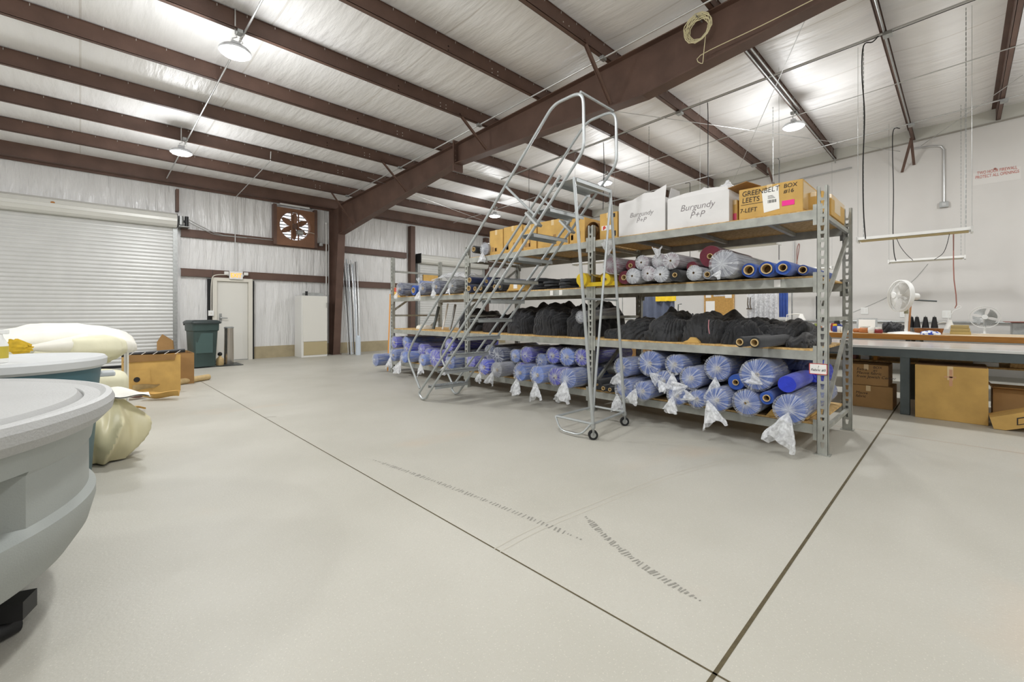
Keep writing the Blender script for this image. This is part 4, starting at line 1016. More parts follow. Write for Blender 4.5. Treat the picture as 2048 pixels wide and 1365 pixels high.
# ================================================================== folded fabric piles
F_shag=fabm('black_pleated_cloth',(30,31,34),.6); F_shine=mat('black_crinkled_plastic',(24,25,27),.22,0,.1,8,.6,18); F_navyq=fabm('navy_quilted_cloth',(36,50,96)); 
def zmax(z0):
    return .845 if z0<.86 else 1.52 if z0<1.5 else 2.15 if z0<2.0 else 9
def pile(label,x0,x1,y0,y1,z0,h,seed,m_,ang=0.0,pitch=26,amp=.012,lean=0,name='folded_fabric',group=None,cat='fabric',flat=.5,peak=None,solo=True,fr=0,nu=None,spread=.04):
    """cloth heap : a closed draped surface, sloping front, broken by sweeping creases that fan out from a point"""
    cx,cy=(x0+x1)/2,(y0+y1)/2; w,d=(x1-x0)/2,(y1-y0)/2; nu=nu or (330 if h>.1 and d>.15 else 120); nv=54 if nu>200 else 26; zt=zmax(z0)
    b=MB(); rn=random.Random(seed); fy,fz=rn.uniform(-.8,.8),rn.choice((-1.2,1.6,1.3)); fan=rn.uniform(14,24)
    def f(u,v):
        th=2*PI*u; sg=lambda q,e_:math.copysign(abs(q)**e_,q)
        e=.62; rad=math.sin(PI/2*v)**.85 if v>0 else 0
        X_=sg(math.cos(th),e)*rad; Y_=sg(math.sin(th),e)*rad
        prof=max(0,1-v**2.2)**(flat*1.35)
        hp=.92+.34*nz((X_*1.3+seed*3,Y_*1.7,seed))+.22*(abs(nz((X_*2.4+seed,Y_*3.1,seed*2)))-.2)
        if peak is not None: hp*=1+.25*math.exp(-((Y_-peak)**2)/.12)
        x,y,z=X_*w,Y_*d,h*prof*max(hp,.3)
        # creases : fan about a focus plus parallel pleats, sharp valleys
        a_=math.atan2(z/max(h,.01)-fz,(Y_-fy)*1.4)*fan+2.2*nz((x*2+seed,y*4,z*5)); p_=(y*math.cos(ang)+z*math.sin(ang)*1.6+x*.25)*pitch*1.6+3*nz((x*3,y*3+seed,z*3))
        mixf=.5+.5*max(-1,min(1,4*nz((y*2.2+seed*5,z*3,seed))))
        cr_=(1-abs(math.sin(a_)))*mixf+(1-abs(math.sin(p_)))*(1-mixf); fine=(1-abs(math.sin(p_*3.1+a_)))**2
        k=amp*(1.25*(abs(nz((x*5,y*5+seed,z*7)))*2.2-.5)-1.15*cr_**2-.45*fine)
        P=Vector((cx+x,cy+y,z0+z))+Vector((X_*.9,Y_*.8,.55 if v<.9 else .1))*k
        if fr and v>.7: P.x-=.03*abs(math.sin(p_*2))*(v-.7)*3
        P.x=min(max(P.x+lean*z,x0-spread),x1+.03); P.y=min(max(P.y,y0-.02),y1+.02); P.z=min(max(P.z,z0+.0005),zt-.002*abs(nz((x*9,y*9,1))))
        return P
    b.grid(f,nu,nv,cu=True)
    if not solo: return b
    return b.solo(name,m_,label,cat,group,80)
D3=SH['three']+.020; D2=SH['two']+.020; D4=SH['four']+.020; DT=SH['top']+.018
GB='black folded fabric on the third shelf'
pile('small flat black cloth at the left end of the near bay third shelf',4.92,5.9,3.02,3.38,D3,.15,1,F_shag,.9,30,group=GB)
pile('black pleated cloth pile with curved folds, left half of the near bay third shelf',4.90,5.95,2.60,3.22,D3,.26,2,F_shag,.6,24,.022,group=GB)
pile('black cloth folded in long sweeping pleats, left of the kraft paper wedge',4.88,5.85,2.20,2.78,D3,.30,3,F_shag,-.5,34,.022,group=GB,peak=.0)
pile('tallest black pleated fabric stack on the third shelf, carrying a pinkish zip line',4.90,6.0,1.76,2.34,D3,.35,4,F_shag,1.4,44,.016,group=GB)
pile('black fabric pile with a flat folded top, right of the tallest stack',4.93,6.0,1.38,1.90,D3,.29,5,F_blk,.2,18,.024,group=GB)
pile('long glossy black cloth heap with sloping pleats above the two charcoal rolls',5.03,6.05,1.02,1.56,D3,.25,6,F_shag,1.3,30,.022,group=GB)
pile('low black fringed cloth by the rack post at the right end of the third shelf',4.90,6.02,.97,1.25,D3,.15,7,F_shag,1.5,60,.010,group=GB,fr=1)
b=MB(); b.tube(cr([onX(4.86,1418,640),onX(4.85,1417,655),onX(4.85,1419,668)],6),.005,6); b.solo('pink_ribbon',mat('pinkish_cord',(190,130,136),.6),'thin pinkish cord running down the front of the tallest black stack','cord')
p=onX(4.87,1385,684); b=MB(); b.prism([(-.11,0),(.08,0),(.07,.02),(.03,.06),(-.02,.062),(-.05,.03),(-.09,.012)],(4.86,p.y,D3),(0,-1,0),(0,0,1),(.12,0,0)); b.solo('kraft_paper_wedge',M_kraft,'folded kraft paper wedge at the edge of the third shelf, middle of near bay','paper',smooth=0)
pile('low spread of black cloth lying under the other piles along the near bay third shelf',4.98,6.0,1.02,3.3,D3,.15,9,F_shag,.3,30,.03,group=GB,nu=520)
# bay two, third shelf
F_shag2=fabm('black_shaggy_cloth',(25,25,29),.75)
GC='shaggy black cloth on the third shelf of the middle bay'
pile('shaggy black cloth heap on the middle bay third shelf, nearest the ladder rear legs',4.95,6.0,3.50,4.05,D3,.50,11,F_shag2,.4,30,.02,group=GC)
pile('large shaggy black cloth heap in the centre of the middle bay third shelf',4.95,6.0,3.95,4.75,D3,.48,12,F_shag2,.8,26,.022,group=GC)
pile('dark shaggy cloth heap on the third shelf, between the ladder rails',4.98,6.0,4.70,5.35,D3,.44,13,F_shag2,.2,28,.02,group=GC)
pile('low brownish black cloth heap at the left end of the middle bay third shelf',5.0,6.0,5.38,6.0,D3,.33,14,mat('dark_brown_cloth',(44,36,36),.8,0,.3,8,.3,60),.2,24,.018,group=GC)
p=onX(4.86,1182,636); roll('short clear wrapped pale bundle on the third shelf seen behind the ladder rear legs',(4.86,3.62,1.24),(5.6,3.52,1.30),.075,F_grey,core=0,wrap=True,seed=70,tail=0,knot=(-.04,0,0),name='wrapped_bundle',cat='bundle')
# far bay third shelf
pile('dark cloth bundle on the third shelf of the far bay, right part',5.1,6.0,6.15,6.80,D3,.42,15,F_shag2,.4,26,.02)
for i,(y,w_,h_,m_) in enumerate(((7.05,.05,.50,M_galv),(7.30,.035,.52,M_white),(7.62,.06,.46,M_dkgrey))):
    b=MB(); b.tube([(5.2,y,D3),(5.25,y-.03,D3+h_*.5),(5.32,y-.02,D3+h_)],w_/2,10); b.solo('upright_tube',m_,['thick grey','thin white','dark'][i]+' tube standing on the far bay third shelf','tube','tubes standing in the far bay')
pile('small white cloth lump on the third shelf of the far bay',4.95,5.3,7.7,7.95,D3,.09,16,M_cream2,.4,26,.006)
# coloured things at the far end of the rack
t=thing('binder','upright object with red and yellow label at the far left end of the rack','box',(4.85,8.42,D2))
p=onX(4.80,775,592); b=MB(); b.box(4.86,5.0,8.36,8.60,D2,D2+.20); b.part('body',mat('yellow_carton',(240,190,90),.5),t,0)
b=MB(); b.box(4.857,4.86,8.37,8.59,D2+.11,D2+.195); b.part('red_band',mat('red_band',(206,62,44),.5),t,0)
for i,(y,m_,nm) in enumerate(((8.80,M_galv,'grey'),(8.86,M_polew,'pale blue'),(8.92,mat('orange_pole',(230,160,80),.5),'orange'))):
    b=MB(); b.cyl((4.92,y+.06,0),(4.95,y,1.72),.022,n=10); b.solo('standing_pole',m_,'%s pole standing upright against the far left end of the rack'%nm,'pole','poles at the far end of the rack')
    
# ------------------------------------------------------------------ bay two, second shelf
def r2(label,px,py,r,x0,L,m_,dy=0,z=None,**k):
    p=onX(x0,px,py)
    if z is not None: p.z=z
    PEND.append([label,p,r,L,m_,k])
r2('navy roll with tube end high on the second shelf, left one of the twin tubes',893,551,.062,4.80,1.25,F_navy,-.35,core=.045,seed=81)
r2('navy roll with tube end high on the second shelf, right one of the twin tubes',902,552,.065,4.78,1.25,F_navy,-.45,core=.045,seed=82)
r2('long navy roll crossing the middle bay behind the ladder rails',953,556,.085,5.05,1.0,F_navy,-.35,core=.03,seed=83)
r2('thin black roll with projecting tube, second shelf, left of the middle post',947,568,.05,4.74,1.1,F_blk,0,core=.034,seed=84)
r2('thin black roll with projecting tube, second shelf, just right of the far post',962,575,.05,4.74,1.1,F_blk,0,core=.034,seed=85)
r2('black roll with projecting tube between the left ladder rails on the second shelf',990,567,.062,4.76,1.1,F_blk,0,core=.034,seed=86)
r2('black roll hanging low in front between the ladder rails on the second shelf',1006,575,.055,4.74,1.1,F_blk2,0,core=.02,seed=87)
r2('wide black roll lying behind the kraft paper hump on the second shelf',1035,563,.075,5.05,.9,F_blk,0,core=.02,seed=88)
settle(3.95,6.005,D2+.002)
p=onX(4.80,1030,572); b=MB(); 
b.prism([(-.19,0),(.19,0),(.15,.03),(.09,.12),(.03,.155),(-.04,.155),(-.10,.11),(-.15,.03)],(4.80,p.y,D2),(0,-1,0),(0,0,1),(.22,0,0)); hh=b.solo('kraft_paper_hump',M_kraft,'rounded brown paper package with white label on the second shelf of the middle bay','package',smooth=60)
b=MB(); b.box(4.796,4.799,p.y-.05,p.y+.03,D2+.03,D2+.15); b.part('white_label',M_paper,hh,0)
GD='flat black folded cloth on the second shelf of the middle bay'
for i,(ya,yb,h,dx) in enumerate(((4.44,4.80,.20,.1),(4.12,4.40,.13,.05),(3.80,4.08,.15,0),(3.53,3.76,.17,.05))):
    zz=D2
    for k in range(3):
        hh_=h/3; b=MB(); off=.03*math.sin(i*2+k*1.7)
        b.grid(lambda u,v,ya=ya,yb=yb,hh_=hh_,zz=zz,off=off,k=k,i=i:Vector((4.86+dx+off+.02*nz((v*9,u*5,k+i*3))+(.95 if .25<u<.75 else 0)*1.0, ya+(yb-ya)*v+.012*nz((u*4,v*3,i)), zz+hh_*(.08+.84*math.sin(PI*min(max((u-.25)/.5,0),1))**.0 if .5<u<=.75 else .08)+ (hh_*.9 if u>.5 else 0)*0)),2,2) if 0 else b.box(4.86+dx+off,5.9,ya+.01*k,yb-.015*(2-k),zz,zz+hh_*.93)
        q=MB(); b2=pile('',4.86+dx+off,5.9,ya+.01*k,yb-.015*(2-k),zz,hh_*.98,30+i*5+k,F_blk,1.57,70,.004,solo=False,flat=.12)
        b2.solo('folded_cloth',[F_blk,F_shag,F_blk2][k],'flat folded black cloth, %s layer of the %s stack left of the yellow rolls'%(['bottom','middle','top'][k],['fourth','third','second','nearest'][i]),'fabric',GD,60)
        zz+=hh_*1.0
# far bay, second shelf : navy and blue rolls in clear bags
r2('navy roll in clear wrap at the far left end of the second shelf',806,588,.13,4.75,1.3,F_navy,0,core=.03,wrap=True,seed=90,tail=.10,knot=(-.06,0,-.6),taildir=(-.3,.2,-1))
r2('royal blue roll with tube end on the second shelf near the far post',826,570,.10,4.80,1.2,F_blue,0,core=.055,seed=91,z=D2+.25)
r2('wrapped pale blue roll behind the royal blue roll on the second shelf far bay',838,560,.10,5.1,.95,F_sky,0,core=.03,wrap=True,seed=92,tail=.08,knot=(-.04,0,.6),taildir=(-.2,.3,1),z=D2+.30)
r2('navy roll in a crumpled clear bag on the second shelf, middle of the far bay',846,590,.11,4.72,1.3,F_navy,0,core=.03,wrap=True,seed=93,tail=.14,knot=(-.06,0,-.5),taildir=(-.2,.3,-1))
r2('dark roll in a crumpled clear bag, second shelf, right part of the far bay',873,586,.12,4.74,1.3,F_navy,-.1,core=.03,wrap=True,seed=94,tail=.12,knot=(-.06,0,-.4),taildir=(-.2,-.3,-.8))
r2('dark green wrapped roll on the second shelf beside the far post',905,583,.12,4.76,1.3,F_blk2,-.1,core=.02,wrap=True,seed=95,tail=.10,knot=(-.05,0,-.3),taildir=(-.3,.2,-1))
settle(6.14,8.59,D2+.002)
b=MB()
ca=onX(4.85,868,548); cb=onX(4.85,938,575)
b.grid(lambda u,v:Vector((4.78+.55*v+.04*nz((u*6,v*6,2)), ca.y+(cb.y-ca.y)*u, D2+.27+.10*math.sin(PI*v)-.05*v+.05*nz((u*5,v*5,1))+.05*math.sin(PI*u))),40,24)
b.solo('clear_plastic_sheet',M_tail,'crumpled clear plastic sheet draped over the navy rolls of the far bay','plastic sheet',smooth=70)
# clear bag sheet at end of far bay
# ------------------------------------------------------------------ bottom shelf, middle and far bays
G5='wrapped blue rolls on the bottom shelf of the far bays'
BB=[ # px,py,r,x0,mat,tail
(1158,763,.125,4.62,F_lblue,.22,'wrapped blue roll on the bottom shelf just left of the middle rack post'),
(1112,757,.115,4.68,F_purp,0,'slim wrapped violet blue roll on the bottom shelf, second left of the middle post'),
(1080,766,.12,4.60,F_sky,.20,'wrapped light blue roll on the bottom shelf, third left of the middle post'),
(1068,738,.115,4.85,F_purp,0,'violet blue roll on the upper layer, bottom shelf, above the light blue one'),
(1135,738,.12,4.90,F_sky,0,'light blue roll on the upper layer, bottom shelf, next to the middle post'),
(1036,760,.115,4.62,F_sky,.18,'wrapped light blue roll on the bottom shelf, fourth left of the middle post'),
(1008,738,.12,4.80,F_navy,0,'navy wrapped roll on the upper layer behind the right ladder rails'),
(1000,764,.11,4.62,F_grey,.16,'wrapped pale grey roll on the bottom shelf behind the right ladder rails'),
(965,752,.12,4.66,F_bright,.12,'cobalt wrapped roll on the bottom shelf right of the far post'),
(938,738,.11,4.78,F_purp,0,'violet blue wrapped roll resting on the bottom shelf at the far post'),
(1150,722,0.110,4.90,F_purp,0,'wrapped violet blue roll, upper layer, middle bay bottom shelf, first counted from its right'),
(1118,716,0.110,4.90,F_bright,0,'wrapped cobalt roll, upper layer, middle bay bottom shelf, second counted from its right'),
(1090,718,0.100,4.90,F_lblue,0,'wrapped pale blue roll, upper layer, middle bay bottom shelf, third counted from its right'),
(1050,715,0.110,4.90,F_purp,0,'wrapped violet roll, upper layer, middle bay bottom shelf, fourth counted from its right'),
(1020,712,0.100,4.90,F_sky,0,'wrapped sky blue roll, upper layer, middle bay bottom shelf, fifth counted from its right'),
(985,716,0.110,4.90,F_navy,0,'wrapped navy roll, upper layer, middle bay bottom shelf, sixth counted from its right'),
(955,712,0.105,4.90,F_lblue,0,'wrapped light blue roll, upper layer, middle bay bottom shelf, seventh counted from its right'),
(905,742,.12,4.64,F_lblue,.14,'wrapped light blue roll on the bottom shelf, right part of the far bay'),
(872,722,.15,4.70,F_purp,.0,'thick violet blue roll in clear bag, bottom shelf, middle of the far bay'),
(842,731,.105,4.62,F_sky,.18,'wrapped light blue roll on the bottom shelf, left of the thick violet one'),
(826,716,.11,4.80,F_bright,0,'cobalt roll on the upper layer of the far bay bottom shelf'),
(812,733,.11,4.62,F_sky,.20,'wrapped light blue roll on the bottom shelf, second from the far end'),
(790,711,.12,4.78,F_purp,0,'violet blue roll on the upper layer at the far end of the bottom shelf'),
(782,730,.12,4.62,F_lblue,.18,'wrapped blue roll on the bottom shelf at the far end post'),
(915,700,0.110,4.90,F_navy,0,'wrapped navy roll, upper layer, far bay bottom shelf, first counted from its right'),
(890,698,0.120,4.90,F_purp,0,'wrapped violet blue roll, upper layer, far bay bottom shelf, second counted from its right'),
(860,698,0.110,4.90,F_bright,0,'wrapped cobalt roll, upper layer, far bay bottom shelf, third counted from its right'),
(835,694,0.110,4.90,F_purp,0,'wrapped violet roll, upper layer, far bay bottom shelf, fourth counted from its right'),
(808,692,0.110,4.90,F_sky,0,'wrapped sky blue roll, upper layer, far bay bottom shelf, fifth counted from its right'),
(785,690,0.110,4.90,F_bright,0,'wrapped bright cobalt roll, upper layer, far bay bottom shelf, sixth counted from its right'),
(757,716,.13,4.62,F_lblue,.0,'leftmost wrapped blue roll, on the floor beyond the far end post'),
]
for i,(px,py,r,x0,m_,tl,lb) in enumerate(BB):
    p=onX(x0,px,py); up=x0>4.74
    if i==len(BB)-1: p.y=max(p.y,8.98); p.z=r+.28
    p.z=max(p.z,D4+r+.003) if not up else max(p.z,D4+r+.19)
    q=i*1.9; PEND.append([lb,p,r,1.3,m_,dict(core=.025 if i%3 else 0,wrap=True,seed=100+i,tail=tl,knot=(-.06,.3*math.sin(q),-.5+.3*math.cos(q)) if tl else (-.03,0,-.1),taildir=(-.25,.4*math.sin(q),-1),group=G5)])
    if i==16: settle(3.505,6.005,D4+.002,.855)
    if i==29: settle(6.14,8.59,D4+.002,.855)
settle(8.71,9.4,.12)
# dark cloth behind the lower rolls
pile('black cloth heap at the back of the bottom shelf, middle bay',5.55,6.05,3.6,5.2,D4,.48,21,F_shag2,.4,26,.02)
pile('navy quilted cloth bundle on top of the pile under the third shelf near the tag',5.15,6.02,1.05,1.75,.72,.17,22,F_navyq,.7,14,.02,name='quilted_fabric')
pile('bright blue crumpled cloth beside the cobalt roll at the rack post',5.25,6.08,.96,1.35,.60,.16,23,F_bright,.4,18,.018,name='crumpled_fabric')
pile('black crinkled plastic bag bulging over the top of the bottom shelf pile',5.2,6.05,1.70,2.55,.70,.145,24,F_shine,.9,26,.014,name='plastic_bag',cat='plastic bag')
b=pile('',4.95,5.75,1.35,1.72,.62,.12,25,M_film,.4,24,.012,solo=False); b.solo('clear_plastic_bag',M_tail,'clear puffed plastic bag between the largest wrapped roll and the cobalt roll','plastic bag',smooth=70)
pile('black folded cloth bundle standing behind the bottom shelf pile, left part',5.35,5.9,2.78,3.15,D4,.52,26,F_shag2,1.2,40,.016)
b=MB(); b.prism([(0,0),(.35,.02),(.32,.06),(.05,.07)],(4.84,1.35,D4),(0,-1,0),(0,0,1),(.5,0,0)); b.solo('kraft_paper_sheet',M_kraft,'kraft paper piece on the bottom shelf beside the nearest rack post','paper',smooth=0)

# ================================================================== boxes on the top shelf
def carton(label,pxl,pxr,ptop,x0,depth,m_=None,name='cardboard_box',group=None,extra=0,gap=.008,z0=None,hfix=None):
    pl=onX(x0,pxl,400); pr=onX(x0,pxr,400); z0=DT if z0 is None else z0
    h=(onX(x0,pxl,ptop).z-z0) if hfix is None else hfix
    m_=m_ or M_kraft; t=thing(name,label,'box',(x0+depth/2,(pl.y+pr.y)/2,z0),0,group)
    y0,y1=pr.y+gap/2,pl.y-gap/2
    b=MB(); b.box(x0,x0+depth,y0,y1,z0,z0+h); b.part('body',m_,t,0,.006)
    b=MB(); b.box(x0-.0008,x0+depth+.0008,(y0+y1)/2-.025,(y0+y1)/2+.025,z0+h*.80,z0+h+.0012); b.part('packing_tape',M_tape,t,0)
    return t,y0,y1,h
GT='plain cartons in a row on the top shelf'
CT=[(979,1006,463,4.92,.45,'plain square carton on the top shelf, leftmost of the row',0),
(1007,1044,456,4.92,.45,'plain square carton on the top shelf, second from the left',0),
(1046,1073,452,4.94,.45,'plain carton on the top shelf behind the ladder rails, third from the left',0),
(1075,1137,446,4.92,.5,'wide carton with torn markings on the top shelf behind the ladder steps',0),
(1139,1170,440,4.92,.5,'plain carton on the top shelf just left of the rolled cardboard',0)]
for l,r_,tp,x0,dp,lb,_ in CT:
    t,y0,y1,h=carton(lb,l,r_,tp,x0,dp,group=GT)
    b=MB(); rn=random.Random(l)
    for k in range(3):
        yy=y0+(y1-y0)*rn.uniform(.2,.8); b.box(x0-.0012,x0-.0005,yy,yy+rn.uniform(.03,.06),DT+.05,DT+rn.uniform(.1,.18))
    b.part('torn_tape_mark',M_kraft2,t,0)
# rolled corrugated sheet
p=onX(4.95,1172,430); yc=onX(4.92,1183,450).y; b=MB()
def sp_(u,v):
    a_=u*4.2*PI-.4; r_=.045+.052*u*1.9
    return Vector((4.93+.5*v, yc+r_*math.cos(a_)*1.0, DT+.150+r_*math.sin(a_)))
b.grid(sp_,80,3); n_=len(b.v); fs=list(b.f); b.add([Vector((v.x,yc+(v.y-yc)*.96,DT+.150+(v.z-DT-.150)*.96)) for v in b.v],[tuple(reversed(f_)) for f_ in fs]); b.solo('rolled_cardboard',M_kraft2,'rolled up corrugated cardboard sheet on the top shelf beside the tall small box','cardboard',smooth=60)
t,y0,y1,h=carton('small tall carton with black print and red white label right of the rolled cardboard',1199,1235,429,4.90,.3)
b=MB(); b.box(4.898,4.8995,y0+.02,y0+.07,DT+.02,DT+.09); b.box(4.898,4.8995,y0+.03,y0+.10,DT+h-.07,DT+h-.02); b.part('black_print',M_ink,t,0)
b=MB(); b.box(4.898,4.8995,y0+.07,y1-.03,DT+.11,DT+.17); b.part('label',M_paper,t,0)
b=MB(); b.prism([(0,0),(.05,.03),(.03,.06),(0,.05)],(4.8975,y1-.05,DT+.11),(0,-1,0),(0,0,1),(.001,0,0)); b.part('red_print',mat('red_print',(204,66,48),.6),t,0)
# black tube, small wrapped roll at the left end
roll('short dark green roll with tube end at the left end of the top shelf',onX(4.86,948,499),onX(4.86,948,499)+Vector((.7,0,0)),.065,F_blk2,core=.04,seed=130)
p=onX(4.88,970,494); p.z=DT+.11; roll('small clear wrapped bundle left of the leftmost carton on the top shelf',p,p+Vector((.4,0,0)),.10,F_grey,core=0,wrap=True,seed=131,tail=.14,knot=(-.05,-.1,-.6),taildir=(-.2,-.1,-1),name='wrapped_bundle',cat='bundle')
# white boxes
M_wbox=mat('white_cardboard',(226,224,222),.75,0,.04,4)
def white_box(label,pxl,pxr,ptop,x0,depth,fl):
    pl=onX(x0,pxl,400).y; pr=onX(x0,pxr,400).y; h=onX(x0,pxl,ptop).z-DT; t=thing('white_box',label,'box',(x0+depth/2,(pl+pr)/2,DT),0,'white boxes on the top shelf')
    b=MB(); th=.006; y0,y1=pr+.005,pl-.005
    b.box(x0,x0+th,y0,y1,DT,DT+h); b.box(x0+depth-th,x0+depth,y0,y1,DT,DT+h); b.box(x0+th,x0+depth-th,y0,y0+th,DT,DT+h); b.box(x0+th,x0+depth-th,y1-th,y1,DT,DT+h); b.box(x0+th,x0+depth-th,y0+th,y1-th,DT,DT+th); b.part('body',[M_wbox],t,0)
    return t,y0,y1,h
t,y0,y1,h=white_box('white open box on the top shelf reading Burgundy P+P, left one of two',1237,1331,412,4.90,.50,0); wbA=t
b=MB(); b.prism([(0,-.02),(y1-y0,-.02),(y1-y0,.15),(y1-y0-.03,.14),((y1-y0)*.75,.09),((y1-y0)*.55,.10),((y1-y0)*.3,.04),(0,.03)],(4.905,y1,DT+h),(0,-1,0),(.18,0,1),(.006,0,0)); b.part('flap',M_wbox,t,0)
b=MB(); b.prism([(0,0),(.3,0),(.26,.13),(.04,.13)],(5.0,y0+.004,DT+h-.002),(1,0,0),(0,-.12,1),(0,.005,0)); b.part('flap',M_wbox,t,0)
text('Burgundy\nP+P',.082,mat('pencil_ink',(120,112,114),.7),t,face((4.898,(y0+y1)/2+.0,DT+h*.55),(0,-1,0),(0,0,1)),'handwriting',.0004,.3,'CENTER',bold=-.0012)
t,y0,y1,h=white_box('larger white open box reading Burgundy P+P, right one, stuffed with plastic',1334,1459,402,4.90,.50,0)
b=MB(); b.prism([(0,-.02),(y1-y0,-.02),(y1-y0-.02,.04),((y1-y0)*.7,.06),((y1-y0)*.3,.05),(0,.02)],(4.905,y1,DT+h),(0,-1,0),(.25,0,1),(.006,0,0)); b.part('flap',M_wbox,t,0)
b=MB(); b.prism([(-.05,-.0),(.42,-.0),(.36,.20),(.02,.16)],(4.93,y0+.004,DT+h),(1,0,0),(0,-1,.35),(0,.003,.006)); b.part('flap',M_kraft2,t,0,label='brown inner side of the open flap')
b=MB(); b.prism([(.0,0),(.18,0),(.26,.10),(.10,.18),(.04,.14)],(5.1,(y0+y1)/2+.1,DT+h-.05),(0,-1,0),(0,.0,1),(.01,0,0)); b.part('flap',M_wbox,t,0)
text('Burgundy\nP+P',.10,bpy.data.materials['pencil_ink'],t,face((4.898,(y0+y1)/2-.0,DT+h*.55),(0,-1,0),(0,0,1)),'handwriting',.0004,.3,'CENTER',bold=-.0012)
wb=pile('',4.98,5.32,y0+.01,y0+.24,DT+h-.06,.19,140,M_tail,.5,20,.014,solo=False); wb.solo('white_plastic_wad',mat('milky_plastic',(232,232,234),.25,0,.05,8,.5,20),'crumpled milky plastic wad bulging out of the larger white box','plastic bag',smooth=70)
t,y0,y1,h=carton('small carton with pink label in the gap between white box and kraft box',1460,1476,402,5.02,.3)
b=MB(); b.box(5.017,5.019,y0+.01,y1-.01,DT+.03,DT+.10); b.part('pink_label',mat('pink_label',(206,66,104),.5),t,0)
# big kraft box with writing
t,y0,y1,h=carton('large kraft carton with handwriting, shipping label and bright pink sticker on the top shelf',1477,1607,381,4.90,.62)
M_pk=mat('magenta_sticker',(236,20,140),.5)
text('GREENBELT\nLEETS',.072,M_ink,t,face((4.897,y1-.03,DT+h-.075),(0,-1,0),(0,0,1)),'handwriting',.0004,.1,sx=.9)
text('7-LEFT',.062,M_ink,t,face((4.897,y1-.01,DT+.065),(0,-1,0),(0,0,1)),'handwriting',.0004,.1,sx=.9)
b=MB(); b.box(4.8972,4.898,y1-.26,y1-.02,DT+h-.165,DT+h-.161); b.part('underline',M_ink,t,0)
yl=onX(4.9,1528,400).y; yr=onX(4.9,1557,400).y
b=MB(); b.prism([(0,0),(yl-yr+.01,.02),(yl-yr-.0,h-.05),(-.02,h-.09)],(4.897,yl,DT+.035),(0,-1,0),(0,0,1),(.001,0,0)); sl=b.part('shipping_label',M_paper,t,0)
b=MB()
for k in range(9): b.box(4.8955,4.8965,yl-.035-k*.0085,yl-.038-k*.0085-(k%3)*.0015,DT+.125,DT+.155)
for k in range(3): b.box(4.8955,4.8965,yl-.035,yl-.10+.01*k,DT+.17+k*.012,DT+.174+k*.012)
b.part('barcode',M_ink,sl,0)
b=MB(); b.box(4.896,4.8975,onX(4.9,1589,400).y,onX(4.9,1564,400).y,DT+.075,DT+.125); b.part('pink_sticker',M_pk,t,0)
text('BOX\n#16',.055,M_ink,t,face((4.897,onX(4.9,1567,400).y,DT+h-.06),(0,-1,0),(0,0,1)),'handwriting',.0004,.1)
b=MB(); b.box(4.91,5.45,y0-.0015,y0-.0005,DT+.03,DT+h-.02); b.part('glossy_tape_side',M_tape,t,0)
t,y0,y1,h=carton('kraft carton on the top shelf partly hidden behind the near rack post, left one',1606,1648,388,5.10,.45)
t,y0,y1,h=carton('tall kraft carton at the right end of the top shelf, behind the rack post',1650,1664,390,5.30,.70)
b=MB(); b.box(5.45,5.75,y0-.0015,y0-.0004,DT+.05,DT+h); b.part('packing_tape',M_tape,t,0)
# ================================================================== rolling platform ladder
# it climbs along -Y; left side x=XL, right side x=XR
lad=thing('rolling_ladder','tall grey rolling platform ladder with perforated steps in front of the fabric rack','ladder',(3.95,4.0,0))
TR=.0165
def lt(pts,name='rail',r=TR,sm=0):
    b=MB(); P=[Vector(p) for p in pts]
    if sm:   # rounded corners
        Q=[P[0]]
        for i in range(1,len(P)-1):
            a_,c_,d_=P[i-1],P[i],P[i+1]; ra=min(sm,(a_-c_).length*.45); rd=min(sm,(d_-c_).length*.45)
            s_=c_+(a_-c_).normalized()*ra; e_=c_+(d_-c_).normalized()*rd
            for k in range(7): t_=k/6; Q.append(s_*(1-t_)**2+c_*2*t_*(1-t_)+e_*t_**2)
        Q.append(P[-1]); P=Q
    b.tube(P,r,10); return b.part(name,M_ladder,lad)
XL,XR=3.62,4.22       # stringer planes
# platform
PZ=2.68; PYf,PYb=3.02,2.74    # platform front (step side) and rear edge
FYa=5.66              # where the left stringers meet the floor
HZ=3.54
for x in (XL,XR):
    # one bent tube : long handrail, hoop, then the lower stringer rail back to the foot
    lt([(x,5.66,.17),(x,6.0,.62),(x,5.86,.84),(x,3.06,HZ-.01),(x,2.74,HZ),(x,2.665,HZ-.06),(x,2.655,2.94),(x,5.50,.05)],'handrail',sm=.10)
    lt([(x,5.50,.05),(x,5.58,.0+TR),(x,5.69,.09),(x,PYf-.06,PZ+.07)],'stringer',sm=.05)
# steps
ns=10
for i in range(1,ns+1):
    z=PZ*i/(ns+1); y=5.62-z*.985
    b=MB(); d=.15; y0_,y1_=y-.12,y+.06; 
    b.box(XL,XR,y0_,y1_,z-.004,z); b.box(XL,XR,y1_-.003,y1_,z-.042,z); b.box(XL,XR,y0_,y0_+.003,z-.042,z)
    for k in range(22):
        for j in range(3):
            xx=XL+.02+(XR-XL-.04)*(k+.5*(j%2))/22; b.obox(Vector((xx,y0_+.03+.045*j,z+.004)),.018,.010,.008,R(35))
    for k in range(24): b.obox(Vector((XL+.012+(XR-XL-.024)*k/23,y1_+.001,z-.017)),.012,.003,.018)
    b.part('step',M_ladder,lad,0)
b=MB(); b.box(XL-.01,XR+.01,PYb,PYf,PZ-.004,PZ)
b.box(XL-.01,XR+.01,PYb,PYb+.004,PZ-.04,PZ+.0); b.box(XL-.01,XR+.01,PYf-.004,PYf,PZ-.04,PZ)
for j in range(8):
    for k in range(20): b.obox(Vector((XL+.02+(XR-XL-.04)*(k+.5*(j%2))/20,PYb+.03+j*(PYf-PYb-.06)/7,PZ+.004)),.02,.012,.008,R(35))
b.part('platform',M_ladder,lad,0)
